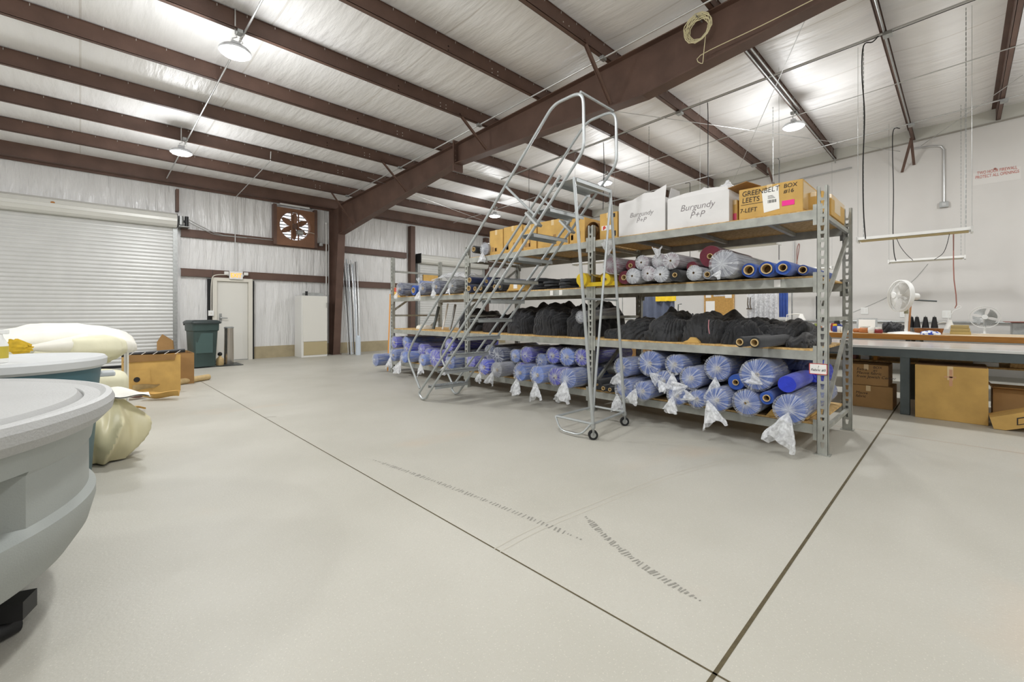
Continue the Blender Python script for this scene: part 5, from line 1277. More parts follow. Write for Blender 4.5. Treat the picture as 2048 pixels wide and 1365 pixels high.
# rear legs down to the casters
C1=gz(1186,880); C2=gz(1249,852); C1=Vector((C1.x,C1.y,0)); C2=Vector((C2.x,C2.y,0))
L1=[Vector((XL-.03,PYb+.02,PZ)),C1+Vector((0,.0,.155))]; L2=[Vector((XR+.03,PYb+.02,PZ)),C2+Vector((0,0,.155))]
lt(L1,'rear_leg'); lt(L2,'rear_leg')
# second pair of legs, spreading to the base corners
base=[C1+Vector((0,0,.16)),C2+Vector((0,0,.16)),Vector((C2.x-.0,3.12,.16)),Vector((C1.x,3.12,.16))]
for k in range(4): lt([base[k],base[(k+1)%4]],'base_rail',.013)
lt([L1[0]+(L1[1]-L1[0])*.0,base[3]],'front_leg',.013) if 0 else None
def on(L,t): return L[0]+(L[1]-L[0])*t
lt([on(L1,.49),on(L2,.49)],'cross_rail',.012)
lt([on(L2,.03),on(L1,.97)],'cross_brace',.013); lt([on(L1,.03)+Vector((0,.0,0)),on(L2,.03)],'cross_rail',.012)
for x,L_,bb in ((XL,L1,base[3]),(XR,L2,base[2])):
    fl_=(PZ-1.25)/PZ; ym=FYa+(PYf-FYa)*(1.25/PZ)
    # struts from the base to the stringer foot
# spring caster bow below the left rear corner
lt([C1+Vector((0,.02,.16)),C1+Vector((-.05,.12,.03)),C1+Vector((-.04,.40,.03)),C1+Vector((0,.50,.16))],'brake_bar',.010,sm=.08)
for c_ in (C1,C2):
    b=MB(); b.cyl(c_+Vector((-.012,-.012,.05)),c_+Vector((.012,.012,.05)),.05,n=24); cas=b.part('caster_wheel',M_rubber,lad)
    b=MB(); b.cyl(c_+Vector((-.016,-.016,.05)),c_+Vector((.016,.016,.05)),.028,n=16); b.part('hub',M_galv,cas)
    b=MB(); b.beam(c_+Vector((.014,.014,.05)),c_+Vector((.014,.014,.12)),.006,.03); b.beam(c_+Vector((-.018,-.018,.05)),c_+Vector((-.018,-.018,.12)),.006,.03); b.cyl(c_+Vector((0,0,.118)),c_+Vector((0,0,.165)),.024,n=12); b.part('caster_fork',M_galv,lad)
lt([Vector((XL,2.70,HZ)),Vector((XR,2.70,HZ))],'hoop_bar',.014)
for x in (XL,XR):
    lt([Vector((x,3.79,2.80)),Vector((x,3.32,2.38))],'rail_brace',.014)
    b=MB(); b.beam(Vector((x,3.44,2.43)),Vector((x,3.26,2.26)),.03,.09,up=(1,0,0)); b.part('hinge_plate',M_galv,lad,0,.004)
# ================================================================== pipes, cords and lights of the right bay
def rpx(px,py,off=-.02): return RF(px,py,off)
roofpipe(7.86,8.42,-7.5,.017,'long conduit hung below the purlins, crossing the right bay above the ladder',M_cond)
roofpipe(7.90,8.1,-7.5,.008,'thin cable strapped beside the long conduit of the right bay',M_cord)
roofpipe(9.75,13.0,-7.5,.009,'thin cable crossing the right bay ceiling, middle one of the three lines',M_cond)
roofpipe(12.0,8.6,-7.5,.014,'conduit crossing the ceiling close to the grey back wall',M_cond)
# twin conduits lying on the lower flange of the purlins
for (y,x0,x1,lab) in ((2.2,5.85,13.2,'under the lamp'),(.77,5.85,12.0,'right of the lamp')):
    for k,dy in enumerate((-.035,-.075)):
        if y<1 and k: continue
        xe=x1 if k==0 else 9.5
        b=MB(); b.tube([(x0,y+dy-.03*k,roof(y)-.014),(xe,y+dy-.03*k,roof(y)-.014)]+([(xe+.06,y+dy-.03*k,roof(y)-.10)] if k==0 and y>1 else []),.013,8); b.solo('conduit',M_galv,'galvanised conduit along the purlin %s, %s'%(lab,['beside the web','outer shorter one'][k] if y>1 else 'toward the back wall'),'conduit')
for i,(x,y) in enumerate(((7.86,.70),(12.0,.70),(12.0,3.62),(7.86,3.62),(12.0,-.55))):
    b=MB(); b.box(x-.06,x+.06,y-.05,y+.05,roof(y)-.075,roof(y)-.035); b.solo('junction_box',M_galv,'small junction box where conduit meets purlin, %s'%['above the long black cord','right, near the back wall','above the kraft carton','above the left white box','rightmost of all'][i],'electrical box',smooth=0)
# bracing rods
def rod(label,a_,b_,r_=.0055):
    q=MB(); q.tube([a_,b_],r_,6); return q.solo('bracing_rod',M_cond,label,'bracing rod','thin bracing rods under the roof')
rod('thin bracing rod slanting from the rafter down to the wall left of the lamp',onX(5.85,1628,0),onX(13.27,1458,382))
rod('thin bracing rod passing just left of the right lamp toward the right',rpx(1225,222,-.03),onX(13.27,1800,303))
rod('thin bracing rod at the upper right corner, slanting to the back wall',rpx(2046,150,-.03),onX(13.27,1842,292))
rod('thin bracing rod between rafter and back corner, left of the ladder',rpx(735,355,-.05),rpx(975,445,-.04))
rod('thin bracing rod from the rafter splice toward the far right',onX(5.70,905,335),rpx(1130,375,-.0))
# cords and chains hanging from the roof
def hang(label,X,px,pts,r_=.006,m_=None,name='electric_cable',cat='cord'):
    P=[onX(X,x_,y_) for x_,y_ in pts]; b=MB(); b.tube(cr(P,5),r_,6); return b.solo(name,m_ or M_cord,label,cat)
hang('long wavy black cord hanging from the long conduit to the nearest shop light',7.86,0,[(1757,72),(1745,84),(1727,92),(1724,150),(1729,230),(1726,330),(1727,420),(1731,478)],.008)
hang('black cord hanging near the wall to the slim white shop light',12.0,0,[(1800,257),(1787,260),(1785,300),(1787,380),(1786,460),(1788,505),(1792,522)],.009)
hang('straight black cord hanging above the larger white box',7.86,0,[(1415,205),(1416,230),(1416,300),(1416,385),(1415,468)],.007)
hang('thin dark cord hanging right of the ladder hoop behind the ladder',7.86,0,[(1207,285),(1208,330),(1207,380),(1206,420)],.007)
hang('thin dark rod hanging left of the ladder platform',7.86,0,[(1058,340),(1058,380),(1059,440)],.005)
hang('thin black cord hanging above the kraft carton, near the wall',12.0,0,[(1540,320),(1557,318),(1558,340),(1558,378),(1558,520)],.008)
hang('black cord hanging at the left behind the white boxes, near the wall',12.0,0,[(1370,367),(1379,366),(1380,372),(1380,388),(1380,530)],.008)
def chain(label,X,px,y0,y1,n=None):
    a_=onX(X,px,y0); b_=onX(X,px,y1); a_.z=cz(a_.x,a_.y)+.01; L=a_.z-b_.z; n=int(L/.034); b=MB()
    for k in range(n):
        z=a_.z-(k+.5)*L/n; h=L/n*.66
        if k%2: b.box(a_.x-.004,a_.x+.004,a_.y-.0018,a_.y+.0018,z-h,z+h)
        else: b.box(a_.x-.0018,a_.x+.0018,a_.y-.005,a_.y+.005,z-h,z+h)
    b.solo('hanging_chain',M_galv,label,'chain',smooth=0)
chain('light chain holding the right end of the nearest shop light',8.5,1932,8,462)
chain('thin chain hanging from the lamp purlin above the kraft carton',9.6,1546,196,372)
chain('thin chain holding the right end of the slim white shop light',12.4,1922,222,520)
chain('thin chain holding the left end of the nearest shop light, beside the black cord',8.5,1727,150,478)
chain('thin chain in front of the ceiling left of the long cord',8.5,1298,248,395)

M_fluo=mat('fluorescent_tube_off',(232,228,214),.3); M_tan=mat('tan_reflector',(196,176,128),.4)
def shop(label,X,pxl,pxr,z,refl=None,tubes=2,L=None):
    yl=onX(X,pxl,500).y; yr=onX(X,pxr,500).y; c=((yl+yr)/2)
    t=thing('shop_light',label,'shop light',(X,c,z),0,'unlit tube lights over the sewing tables')
    b=MB(); b.prism([(-.11,0),(-.06,.045),(.06,.045),(.11,0),(.105,-.005),(.055,.038),(-.055,.038),(-.105,-.005)],(X,yl,z),(1,0,0),(0,0,1),(0,yr-yl,0)); b.part('reflector',M_wpaint,t,0)
    b=MB(); b.box(X-.035,X+.035,yr+.03,yl-.03,z+.0,z+.04); b.part('ballast_channel',refl or M_white,t,0)
    for s_ in (-.055,.055):
        b=MB(); b.cyl((X+s_,yl-.03,z-.005),(X+s_,yr+.03,z-.005),.016,n=12); b.part('tube',refl or M_fluo,t)
    for y in (yl,yr):
        b=MB(); b.box(X-.115,X+.115,y-.012,y+.012,z-.03,z+.05); b.part('end_cap',M_white,t,0,.004)
        b=MB(); b.tube([(X,y,z+.05),(X,y,cz(X,y)+.005)],.0025,5); b.part('hanger_wire',M_galv,t)
    return t
shop('nearest unlit shop light with tan tubes above the grey steel table, right side',8.5,1716,1944,2.40,M_tan)
shop('slim white unlit shop light hanging near the grey wall above the white fan',12.4,1778,1930,2.38)
shop('unlit shop light seen between the first and second shelf, right of centre',8.2,1400,1558,2.45)
shop('white unlit shop light near the wall, half behind the near rack posts',12.4,1560,1664,2.33)
shop('unlit shop light seen left of the maroon rolls between the upper shelves',8.2,1150,1229,2.42)
shop('white unlit shop light glimpsed between the ladder rails near the back wall',11.5,1044,1138,2.36)
pile('black cloth hanging over the far shop light behind the ladder',11.42,11.6,onX(11.5,1114,540).y,onX(11.5,1092,540).y,2.16,.28,160,F_blk,.4,30,.02,name='hanging_cloth')
# cords drooping between the two lights and the wall
hang('thin cord drooping from the nearest shop light toward the slim one',8.5,0,[(1792,474),(1800,492),(1812,508),(1826,521)],.004)
hang('thin cord looping from the slim white light up to the right',8.5,0,[(1868,520),(1885,508),(1893,492),(1899,468)],.004)
hang('thin cord drooping in a long arc on the wall behind the fan',13.295,0,[(1706,625),(1760,602),(1800,580),(1828,560),(1856,528)],.004,M_galv)
# red-brown cord with plug
P_=[onX(8.5,1907,462)]+[onX(11.3,*q) for q in ((1907,500),(1907,530),(1908,560),(1912,590),(1913,610),(1910,617))]; b=MB(); b.tube(P_,.008,6); b.solo('electric_cable',M_redcord,'red brown extension cord hanging from the light down to the white lamp','cord')
hang('twisted white wires tangled above the white table lamp',11.3,0,[(1910,617),(1918,612),(1922,616),(1908,622),(1904,628),(1898,630),(1897,641)],.006,M_white)
hang('red cord loop hanging against the wall seen above the blue rolls',13.29,0,[(1597,488),(1594,500),(1594,533),(1593,530),(1597,505),(1599,490),(1597,488)],.007,M_redcord)

# ------------------------------------------------------------------ things on the back wall
WX=13.3
t=thing('wall_lettering','red stencilled fire wall notice on the grey back wall at upper right','sign',onX(WX,1993,362))
a_=onX(WX-.003,1950,348);c_=onX(WX-.003,2037,346)
b=MB(); b.box(WX-.002,WX-.0005,onX(WX,2042,350).y,onX(WX,1946,350).y,onX(WX,1993,365).z,onX(WX,1993,340).z); b.part('white_backing',mat('overpainted_patch',(220,217,212),.6),t,0)
M_red=mat('red_stencil_paint',(186,84,62),.6)
zt_=onX(WX,1953,352).z
W_=onX(WX,1950,350).y-onX(WX,2037,350).y
text('TWO HOUR FIREWALL\nPROTECT ALL OPENINGS',.088,M_red,t,face((WX-.004,onX(WX,1993.5,350).y,zt_+.02),(0,-1,0),(0,0,1)),'lettering',.0008,align='CENTER',bold=0,sx=.60)
b=MB(); b.cyl((WX-.012,onX(WX,1990,340).y,onX(WX,1990,338).z),(WX,onX(WX,1990,340).y,onX(WX,1990,338).z),.02,n=10); b.part('rust_spot',M_redcord,t)
jt=onX(WX-.03,1888,292); jb=onX(WX-.03,1888,404); jl=onX(WX-.03,1828,297)
b=MB(); b.tube([(WX-.03,jl.y,jl.z),(WX-.03,jt.y+.12,jt.z+.03),(WX-.03,jt.y+.04,jt.z),(WX-.03,jt.y,jt.z-.08),jb],.019,10); b.solo('conduit',M_cond,'hooked conduit coming down the grey back wall to a square box','conduit')
t=thing('switch_box','square grey electrical box at the foot of the hooked conduit on the wall','electrical box',(WX-.04,jb.y,jb.z-.12))
b=MB(); b.box(WX-.07,WX-.002,jb.y-.07,jb.y+.07,jb.z-.12,jb.z); b.part('box_body',M_galv,t,0,.005)
b=MB(); b.box(WX-.08,WX-.07,jb.y-.03,jb.y+.03,jb.z-.09,jb.z-.03); b.part('cover',M_cond,t,0)
pz=1.10; b=MB(); b.tube([(WX-.04,9.0,pz),(WX-.04,-3,pz)],.019,8); b.solo('wall_conduit',M_galv,'horizontal grey conduit running low along the whole back wall','conduit')
b=MB(); p1=onX(WX-.03,1588,368); b.tube([(WX-.03,p1.y,2.6),(WX-.03,p1.y,p1.z-.0),(WX-.03,p1.y-.12,p1.z+.09),(WX-.03,p1.y-1.2,p1.z+.14)],.019,8); b.solo('conduit',M_cond,'conduit climbing the wall behind the big kraft carton and bending right','conduit')
for i,(x_,y_) in enumerate(((1729,622),(1808,628),(1893,629),(1500,612))):
    p=onX(WX,x_,y_); t=thing('wall_outlet','white outlet plate on the back wall, %s'%['just right of the rack posts','behind the white fan post','behind the white table lamp','seen under the second shelf'][i],'outlet',(WX-.01,p.y,p.z-.08))
    b=MB(); b.box(WX-.012,WX-.001,p.y-.07,p.y+.07,p.z-.08,p.z+.08); pl=b.part('plate',M_white,t,0,.003)
    for s_ in (-.035,.035):
        b=MB(); b.box(WX-.014,WX-.012,p.y+s_-.02,p.y+s_+.02,p.z-.045,p.z+.045); b.part('socket',M_wpaint,pl,0)
for i,(a0,b0) in enumerate((((1822,276),(1828,330)),((1822,280),(1804,345)),((1536,335),(1550,378)))):
    p=onX(12.6,*a0); q=onX(13.27,*b0); m_=MB(); m_.beam(p,q,.05,.008); m_.solo('wall_brace',M_brown,'short brown brace between a purlin end and the back wall, %s'%['vertical one at right','slanting one at right','one above the kraft carton'][i],'brace',smooth=0)
# cork board
p=onX(WX,1411,580); q=onX(WX,1467,632); t=thing('cork_board','framed cork board with papers on the back wall seen under the second shelf','notice board',(WX-.02,(p.y+q.y)/2,q.z))
zt_=p.z+.25
b=MB(); b.box(WX-.02,WX-.002,q.y,p.y,q.z,zt_); b.part('cork',mat('cork',(196,152,84),.9,0,.2,20),t,0)
b=MB(); 
for q_ in ((q.y-.03,p.y+.03,q.z-.03,q.z),(q.y-.03,p.y+.03,zt_,zt_+.03),(q.y-.03,q.y,q.z,zt_),(p.y,p.y+.03,q.z,zt_)): b.box(WX-.035,WX-.002,*q_)
b.part('wood_frame',M_wood,t,0)
W0=p.y-q.y
for i,(u0,u1,v0,v1,m_) in enumerate(((.02,.35,.0,.42,M_paper),(.72,.95,.50,.95,M_paper),(.02,.22,.52,.64,M_paper),(.05,.25,.74,1.0,mat('green_flyer',(92,170,84),.6)),(.30,.72,.55,1.0,M_tail))):
    b=MB(); H0=zt_-q.z; b.box(WX-.024,WX-.021,p.y-u1*W0,p.y-u0*W0,q.z+v0*H0,q.z+min(v1,1)*H0); b.part('pinned_paper',m_,t,0)
# hanging garments on a rail
def curtain(label,X,pxl,pxr,ztop,zbot,m_,folds=5,amp=.03,name='hanging_fabric',cat='fabric'):
    yl=onX(X,pxl,600).y; yr=onX(X,pxr,600).y; b=MB()
    b.grid(lambda u,v:Vector((X+amp*math.sin(folds*2*PI*v)*(.5+.5*u)+.01*nz((u*4,v*9,1)), yl+(yr-yl)*(v+(.0 if u>.02 else 0)), ztop+(zbot-ztop)*u+.01*nz((v*9,3,u)))),14,70)
    n_=len(b.v); fs=list(b.f); b.add([v+Vector((.006,0,0)) for v in b.v],[tuple(reversed(f_)) for f_ in fs]); return b.solo(name,m_,label,cat,smooth=60)
b=MB(); b.tube([(11.6,7.1,2.1),(11.6,2.7,2.1)],.014,8); 
for y in (7.1,2.7): b.tube([(11.6,y,0),(11.6,y,2.1)],.014,8)
b.solo('garment_rail',M_galv,'long grey steel garment rail standing before the back wall','rail')
M_den=mat('grey_blue_drape',(96,104,124),.85,0,.15,6,.2,90)
curtain('grey blue curtain panel hanging in folds, seen between shelves at left of centre',11.6,1284,1349,2.11,.9,M_den,4,.05)
curtain('yellow cloth folded over the top of the grey blue curtain',11.53,1311,1352,1.98,1.62,F_yel,3,.02)
curtain('bright blue cloth hanging from a hanger right of the clear garment bag',11.55,1558,1576,1.95,1.20,F_blue,3,.03)
curtain('clear plastic garment bag over hanging grey clothes',11.5,1494,1555,1.84,.95,M_tail,6,.04,'garment_bag','garment bag')
curtain('pale grey clothes hanging inside the clear garment bag',11.6,1497,1553,1.78,1.0,mat('pale_garment',(196,196,196),.85),7,.03,'hanging_clothes','clothes')
for i in range(9):
    y=onX(11.6,1500+i*6,600).y; b=MB(); b.tube([(11.6,y,2.115),(11.6,y+.01,2.15),(11.6,y,2.09),(11.56,y+.0,2.02),(11.45,y+.02,1.90),(11.75,y+.02,1.90),(11.6,y,2.02)],.004,5); b.solo('wire_hanger',M_galv,'empty wire hanger crowded on the garment rail, %s above the clear bag'%ordn[i],'hanger','wire hangers on the rail')
for i,px in enumerate((1496,1501)):
    p=onX(11.45,px,605); b=MB(); b.tube([p+Vector((0,0,.12)),p+Vector((0,.01,-.05)),p+Vector((0,-.01,-.15))],.012,6); b.box(p.x-.02,p.x+.02,p.y-.03,p.y+.03,p.z-.17,p.z-.14); b.solo('brown_strap',mat('brown_strap%d'%i,(90,80,68),.7),'brown strap hanging left of the clear garment bag, %s one'%['left','right'][i],'strap')
curtain('black belt like strap hanging on the wall beside the near rack post',13.2,1632,1638,1.72,1.14,F_blk,1,.01,'hanging_strap','strap')

# ------------------------------------------------------------------ tables
def bench(name,label,X0_,X1_,Y0_,Y1_,z,th,topm,legm,legy,apron=.10,leg=.085,edge=None,shelf=None):
    t=thing(name,label,'table',((X0_+X1_)/2,(Y0_+Y1_)/2,0))
    b=MB(); b.box(X0_-.01,X1_+.01,Y0_,Y1_,z-th,z); b.part('tabletop',topm,t,0,.004)
    if edge:
        b=MB(); b.box(X0_-.018,X0_-.0105,Y0_,Y1_,z-.085,z-.001); b.part('front_edge',edge,t,0)
    if apron:
        for x in (X0_,X1_-.03):
            b=MB(); b.box(x,x+.03,Y0_+.02,Y1_-.02,z-th-apron,z-th-.001); b.part('apron',legm,t,0)
    for y in legy:
        for x in (X0_+.012,X1_-.03-leg*.6):
            b=MB(); zb=z-th-.002
            b.box(x,x+.004,y-leg/2,y+leg/2,0,zb); b.box(x,x+leg*.7,y-leg/2,y-leg/2+.004,0,zb); b.box(x-.0,x+.06,y-leg/2,y+leg/2,0,.005)
            for zz in (.12,.30,.32,zb-.05,zb-.08):
                for s_ in (-.02,.02): b.cyl((x-.002,y+s_,zz),(x+.001,y+s_,zz),.006,n=6)
            b.part('leg',legm,t,0)
    if shelf:
        b=MB(); b.box(*shelf); b.part('lower_shelf',M_osb,t,0)
    return t
M_lam=mat('white_laminate',(214,214,210),.16,0,.03,3); 
bench('steel_work_table','long grey steel work table with glossy white top at right behind the rack',7.5,9.0,-2.6,2.9,.865,.03,M_lam,M_dkgrey,(.50,-2.4,2.7),.105,.095,shelf=(8.1,8.95,-2.55,2.85,.60,.62))
bench('wooden_work_table','long work table with warm wooden edge carrying the fans and small tools',9.55,10.75,-2.8,7.0,.95,.03,mat('tan_tabletop',(206,184,150),.35,0,.06,3),M_dkgrey,(-2.6,.6,3.8,6.8),.06,.06,edge=mat('oak_edge',(200,136,56),.45,0,.25,6,stretch=(1,1,14)))
bench('white_sewing_table','white topped sewing table standing against the back wall conduit',11.9,13.1,-2.8,6.8,.88,.035,M_lam,M_dkgrey,(-2.6,.6,3.8,6.6),.05,.06)
# things under the steel table
s_=gz(1786,826); 
def ubox(label,x0,yl,yr,z0,h,m_,writing=None,depth=.5,rz=0):
    t=thing('cardboard_box',label,'box',(x0+depth/2,(yl+yr)/2,z0),0,'cartons under the steel table')
    b=MB(); b.box(x0,x0+depth,yr,yl,z0,z0+h); b.part('body',m_,t,0,.006)
    b=MB(); b.box(x0-.001,x0+depth+.001,(yl+yr)/2-.004,(yl+yr)/2+.004,z0+h-.0,z0+h+.001); b.box(x0-.0012,x0-.0004,(yl+yr)/2-.025,(yl+yr)/2+.025,z0+h*.75,z0+h); b.part('packing_tape',M_tape,t,0)
    if writing: text(writing[0],writing[1],M_ink,t,face((x0-.002,yl-writing[2],z0+h-writing[3]),(0,-1,0),(0,0,1)),'handwriting',.0004,.2)
    return t
yb0=onX(7.72,1786,800).y; yb1=onX(7.72,1777,740).y; yl_=onX(7.72,1690,800).y
ubox('lower carton of the stack under the steel table, right behind the rack post',7.72,yl_,yb0,0,.30,M_kraft2,('Mauve\nfabric',.05,.12,.12))
b_=ubox('upper carton of the stack under the steel table, with three lines of handwriting',7.72,yl_,yb1,.305,.285,M_kraft2,('Extra\nMauve fabric\nfrom Jewish Center',.052,.13,.085))
text('BOX\n#1',.045,M_ink,b_,face((7.718,yb1+.16,.305+.235),(0,-1,0),(0,0,1)),'handwriting',.0004,.1)
g0=gz(1830,834); g1=gz(1976,848)
t=ubox('very large plain kraft carton standing under the front of the steel table',7.44,g0.y,g1.y,0,.655,M_kraft,depth=.60)
b=MB(); c_=(g0.y+g1.y)/2; b.box(7.4375,7.4395,c_-.02,c_+.008,.42,.62); b.box(7.4375,7.4395,c_-.05,c_+.05,.52,.535); b.part('torn_tape_scar',mat('torn_paper_pink',(206,158,122),.8),t,0)
b=MB(); b.box(7.46,8.02,g1.y+.01,g0.y-.01,.6565,.660); b.part('dark_top_sheet',M_kraftd,t,0)  # darker brown sheet laid on the closed carton top
yr0=onX(7.6,1982,800).y
open_box(7.75,8.25,-.98,yr0-.02,.40,'open cardboard box with raised flaps at the right frame edge under the table',M_kraft2,name='open_carton')
t=thing('flattened_carton','tilted long carton leaning on the open box at the right frame edge','box',(7.3,-.62,.0))
b=MB(); b.prism([(0,0),(.09,-.0),(.62,.20),(.62,.36),(.50,.33),(-.03,.12)],(7.28,yr0-.01,.004),(0,-1,0),(0,0,1),(.32,0,0)); b.part('body',M_kraft,t,0)
b=MB(); b.prism([(.17,.07),(.25,.10),(.25,.18),(.17,.15)],(7.278,yr0-.01,.004),(0,-1,0),(0,0,1),(.001,0,0)); b.part('printed_square',M_ink,t,0)
b=MB(); b.prism([(.18,.082),(.24,.105),(.24,.165),(.18,.142)],(7.2765,yr0-.01,.004),(0,-1,0),(0,0,1),(.001,0,0)); b.part('square_centre',M_kraft,t,0)
for i,(y,w_,m_,nm) in enumerate(((.98,.10,M_paper,'white'),(.86,.05,mat('orange_reel',(220,150,50),.5),'orange'),(1.12,.08,M_redcord,'red brown'),(-.22,.22,M_white,'long white'),(-.62,.40,M_wood,'pale wooden'))):
    b=MB(); b.box(8.15,8.4,y-w_/2,y+w_/2,.62,.62+.06); b.solo('small_item',m_,'%s flat item lying on the lower shelf of the steel table'%nm,'tool','small items on the lower shelf',smooth=0,bevel=.008)

# ------------------------------------------------------------------ white pedestal fan on the wooden table
TZ=.95
fb=onX(9.9,1812,662); fc=onX(9.86,1804,592)
t=thing('pedestal_fan','white round cage fan on a post standing on the wooden table','fan',(9.95,fb.y,TZ))
b=MB(); b.lathe([(.001,.035),(.06,.035),(.10,.03),(.24,.012),(.25,.0),(.001,.0)],(9.95,fb.y,TZ),40); b.part('base',M_white,t)
b=MB(); b.cyl((9.95,fb.y,TZ+.03),(9.95,fb.y,fc.z-.02),.022,n=14); b.part('post',M_white,t)
b=MB(); b.cyl((9.95,fb.y,fc.z-.30),(9.95,fb.y,fc.z-.22),.030,n=14); b.part('collar',mat('fan_collar',(150,146,116),.5),t)
# fan axis : the head looks toward the left and slightly to the camera
ax=Vector((-.62,.78,.06)).normalized(); fcx_=Vector((9.90,fc.y+.02,fc.z)); qx=Vector((0,0,1)).cross(ax).normalized(); qz=ax.cross(qx); Mf=Matrix((qx,qz,ax)).transposed().to_4x4(); Mf.translation=fcx_
fR=.255
b=MB(); b.lathe([(fR,-.02),(fR+.014,-.03),(fR+.016,.03),(fR,.035),(fR-.008,.0)],(0,0,0),48); b.mul(Mf); b.part('rim',M_white,t)
b=MB()
for k in range(56):
    a_=2*PI*k/56; P=[]
    for j in range(7): s2=j/6; r_=.05+(fR-.05)*s2; tt=a_+.7*s2; P.append(Mf@Vector((r_*math.cos(tt),r_*math.sin(tt),.035+.065*math.cos(PI/2*s2**1.5))))
    b.tube(P,.0022,4,caps=False)
b.part('front_grille',M_white,t)
b=MB()
for k in range(40):
    a_=2*PI*k/40; P=[]
    for j in range(6): s2=j/5; r_=.06+(fR-.06)*s2; P.append(Mf@Vector((r_*math.cos(a_),r_*math.sin(a_),-.03-.075*math.cos(PI/2*s2**1.6))))
    b.tube(P,.0022,4,caps=False)
b.part('rear_grille',M_white,t)
b=MB(); b.lathe([(.001,.112),(.045,.110),(.055,.10),(.055,.09)],(0,0,0),24); b.mul(Mf); b.part('centre_badge',M_white,t)
for k in range(5):
    a0=2*PI*k/5; b=MB()
    b.grid(lambda u,v:Mf@Vector(((.03+.19*u)*math.cos(a0+(v-.5)*(.5+.55*u)),(.03+.19*u)*math.sin(a0+(v-.5)*(.5+.55*u)),-.01+.05*(v-.5))),8,7); b.part('blade',mat('fan_blade_pale%d'%k,(206,202,194),.35) if k==0 else bpy.data.materials['fan_blade_pale0'],t)
b=MB(); b.cyl(fcx_-ax*.06,fcx_-ax*.26,.07,.055,n=20); b.part('motor_housing',M_white,t)
b=MB(); b.beam(fcx_-ax*.18+Vector((0,0,-.04)),Vector((9.95,fb.y,fc.z-.12)),.05,.05); b.part('neck',M_white,t)
# wooden stand with a dark arm behind the fan
p=onX(10.2,1822,600); q=onX(10.2,1874,603); t=thing('thread_stand','thin wooden post with dark horizontal arm behind the white fan','thread stand',(10.2,p.y,TZ))
b=MB(); b.tube([(10.2,p.y+.03,TZ),(10.2,p.y,p.z)],.014,8); b.part('post',mat('light_wood_post',(190,136,92),.6),t)
b=MB(); b.tube([(10.2,p.y+.01,p.z),(10.2,q.y,q.z)],.012,8); b.part('arm',M_dkgrey,t)
# table fan at right
p=onX(11.95,1970,640); cz_=onX(11.95,1970,637).z+.02; t=thing('desk_fan','small translucent desk fan with four grey blades on the sewing table at right','fan',(12.1,p.y,.88))
b=MB(); b.lathe([(.001,.03),(.05,.03),(.11,.012),(.12,0),(.001,0)],(12.1,p.y,.88),30); b.part('base',M_white,t)
b=MB(); b.cyl((12.1,p.y,.90),(12.1,p.y,cz_),.022,.015,n=12); b.part('post',M_wpaint,t)
Md=Matrix(((0,0,-1),(-1,0,0),(0,1,0))).to_4x4(); Md.translation=Vector((12.05,p.y,cz_))
b=MB(); b.lathe([(.20,-.01),(.206,0),(.20,.01),(.194,0),(.20,-.01)],(0,0,0),44); 
for k in range(40):
    a_=2*PI*k/40; b.tube([Vector((r_*math.cos(a_),r_*math.sin(a_),.03*math.cos(r_*7.6))) for r_ in (.05,.1,.15,.2)],.0012,3,caps=False)
b.mul(Md); b.part('cage',M_wpaint,t)
for k in range(4):
    a0=2*PI*k/4+.5; b=MB(); b.grid(lambda u,v:Md@Vector(((.03+.13*u)*math.cos(a0+(v-.5)*(.8+.5*u)),(.03+.13*u)*math.sin(a0+(v-.5)*(.8+.5*u)),.03*(v-.5))),7,7); b.part('blade',M_galv if k else M_galv,t)
b=MB(); b.lathe([(.001,.035),(.04,.034),(.045,.02),(.045,-.05),(.001,-.05)],(0,0,0),20); b.mul(Md); b.part('hub',M_white,t)
# thread cones, basket, lamp, cloths, boxes ------------------------------------
def onT(x_,px): return onX(x_,px,650).y
for i,(x_,px) in enumerate(((10.35,1823),(10.3,1834),(10.3,1851),(10.3,1869))):
    y=onT(x_,px); t=thing('thread_cone','black thread cone on the wooden table, %s right of the white fan post'%ordn[i],'thread cone',(x_,y,TZ),0,'black thread cones')
    b=MB(); b.lathe([(.001,.005),(.045,.005),(.045,.03),(.022,.19),(.001,.19)],(x_,y,TZ+.09),20); b.part('thread',M_black,t)
    b=MB(); b.cyl((x_,y,TZ),(x_,y,TZ+.30),.006,n=8); b.cyl((x_,y,TZ),(x_,y,TZ+.095),.05,n=16); b.part('spindle',M_galv,t)
y0_,y1_=onT(10.1,1828),onT(10.1,1889)
b=MB(); M_bask=mat('brown_wicker',(168,106,52),.7,0,.4,40,.6,120); cy_=(y0_+y1_)/2; hw=abs(y0_-y1_)/2
loft(b,[rr(.26,hw*1.7,.0),rr(.30,hw*1.95,.09),rr(.27,hw*1.85,.088),rr(.24,hw*1.6,.02)],(10.0,cy_,TZ)); b.solo('wicker_basket',M_bask,'long low brown wicker basket in front of the black thread cones','basket',smooth=30)
pile('white cloth with blue pattern spilling over the front of the wooden table',9.62,9.85,onT(9.7,1882),onT(9.7,1840),TZ,.06,170,mat('blue_white_print',(226,230,236),.8,0,0,22,rgb2=(40,70,170),lo=.52,hi=.56),.4,22,.008,name='patterned_cloth')
t=thing('gooseneck_lamp','white cone table lamp with curved arm on the wooden table','lamp',(10.3,onT(10.3,1872),TZ))
P=[Vector((10.3,onT(10.3,1864),TZ+.02)),Vector((10.3,onT(10.3,1872),TZ+.15)),Vector((10.3,onT(10.3,1884),TZ+.19)),Vector((10.3,onT(10.3,1896),TZ+.19))]
b=MB(); b.tube(cr(P,6),.009,8); b.part('arm',M_white,t)
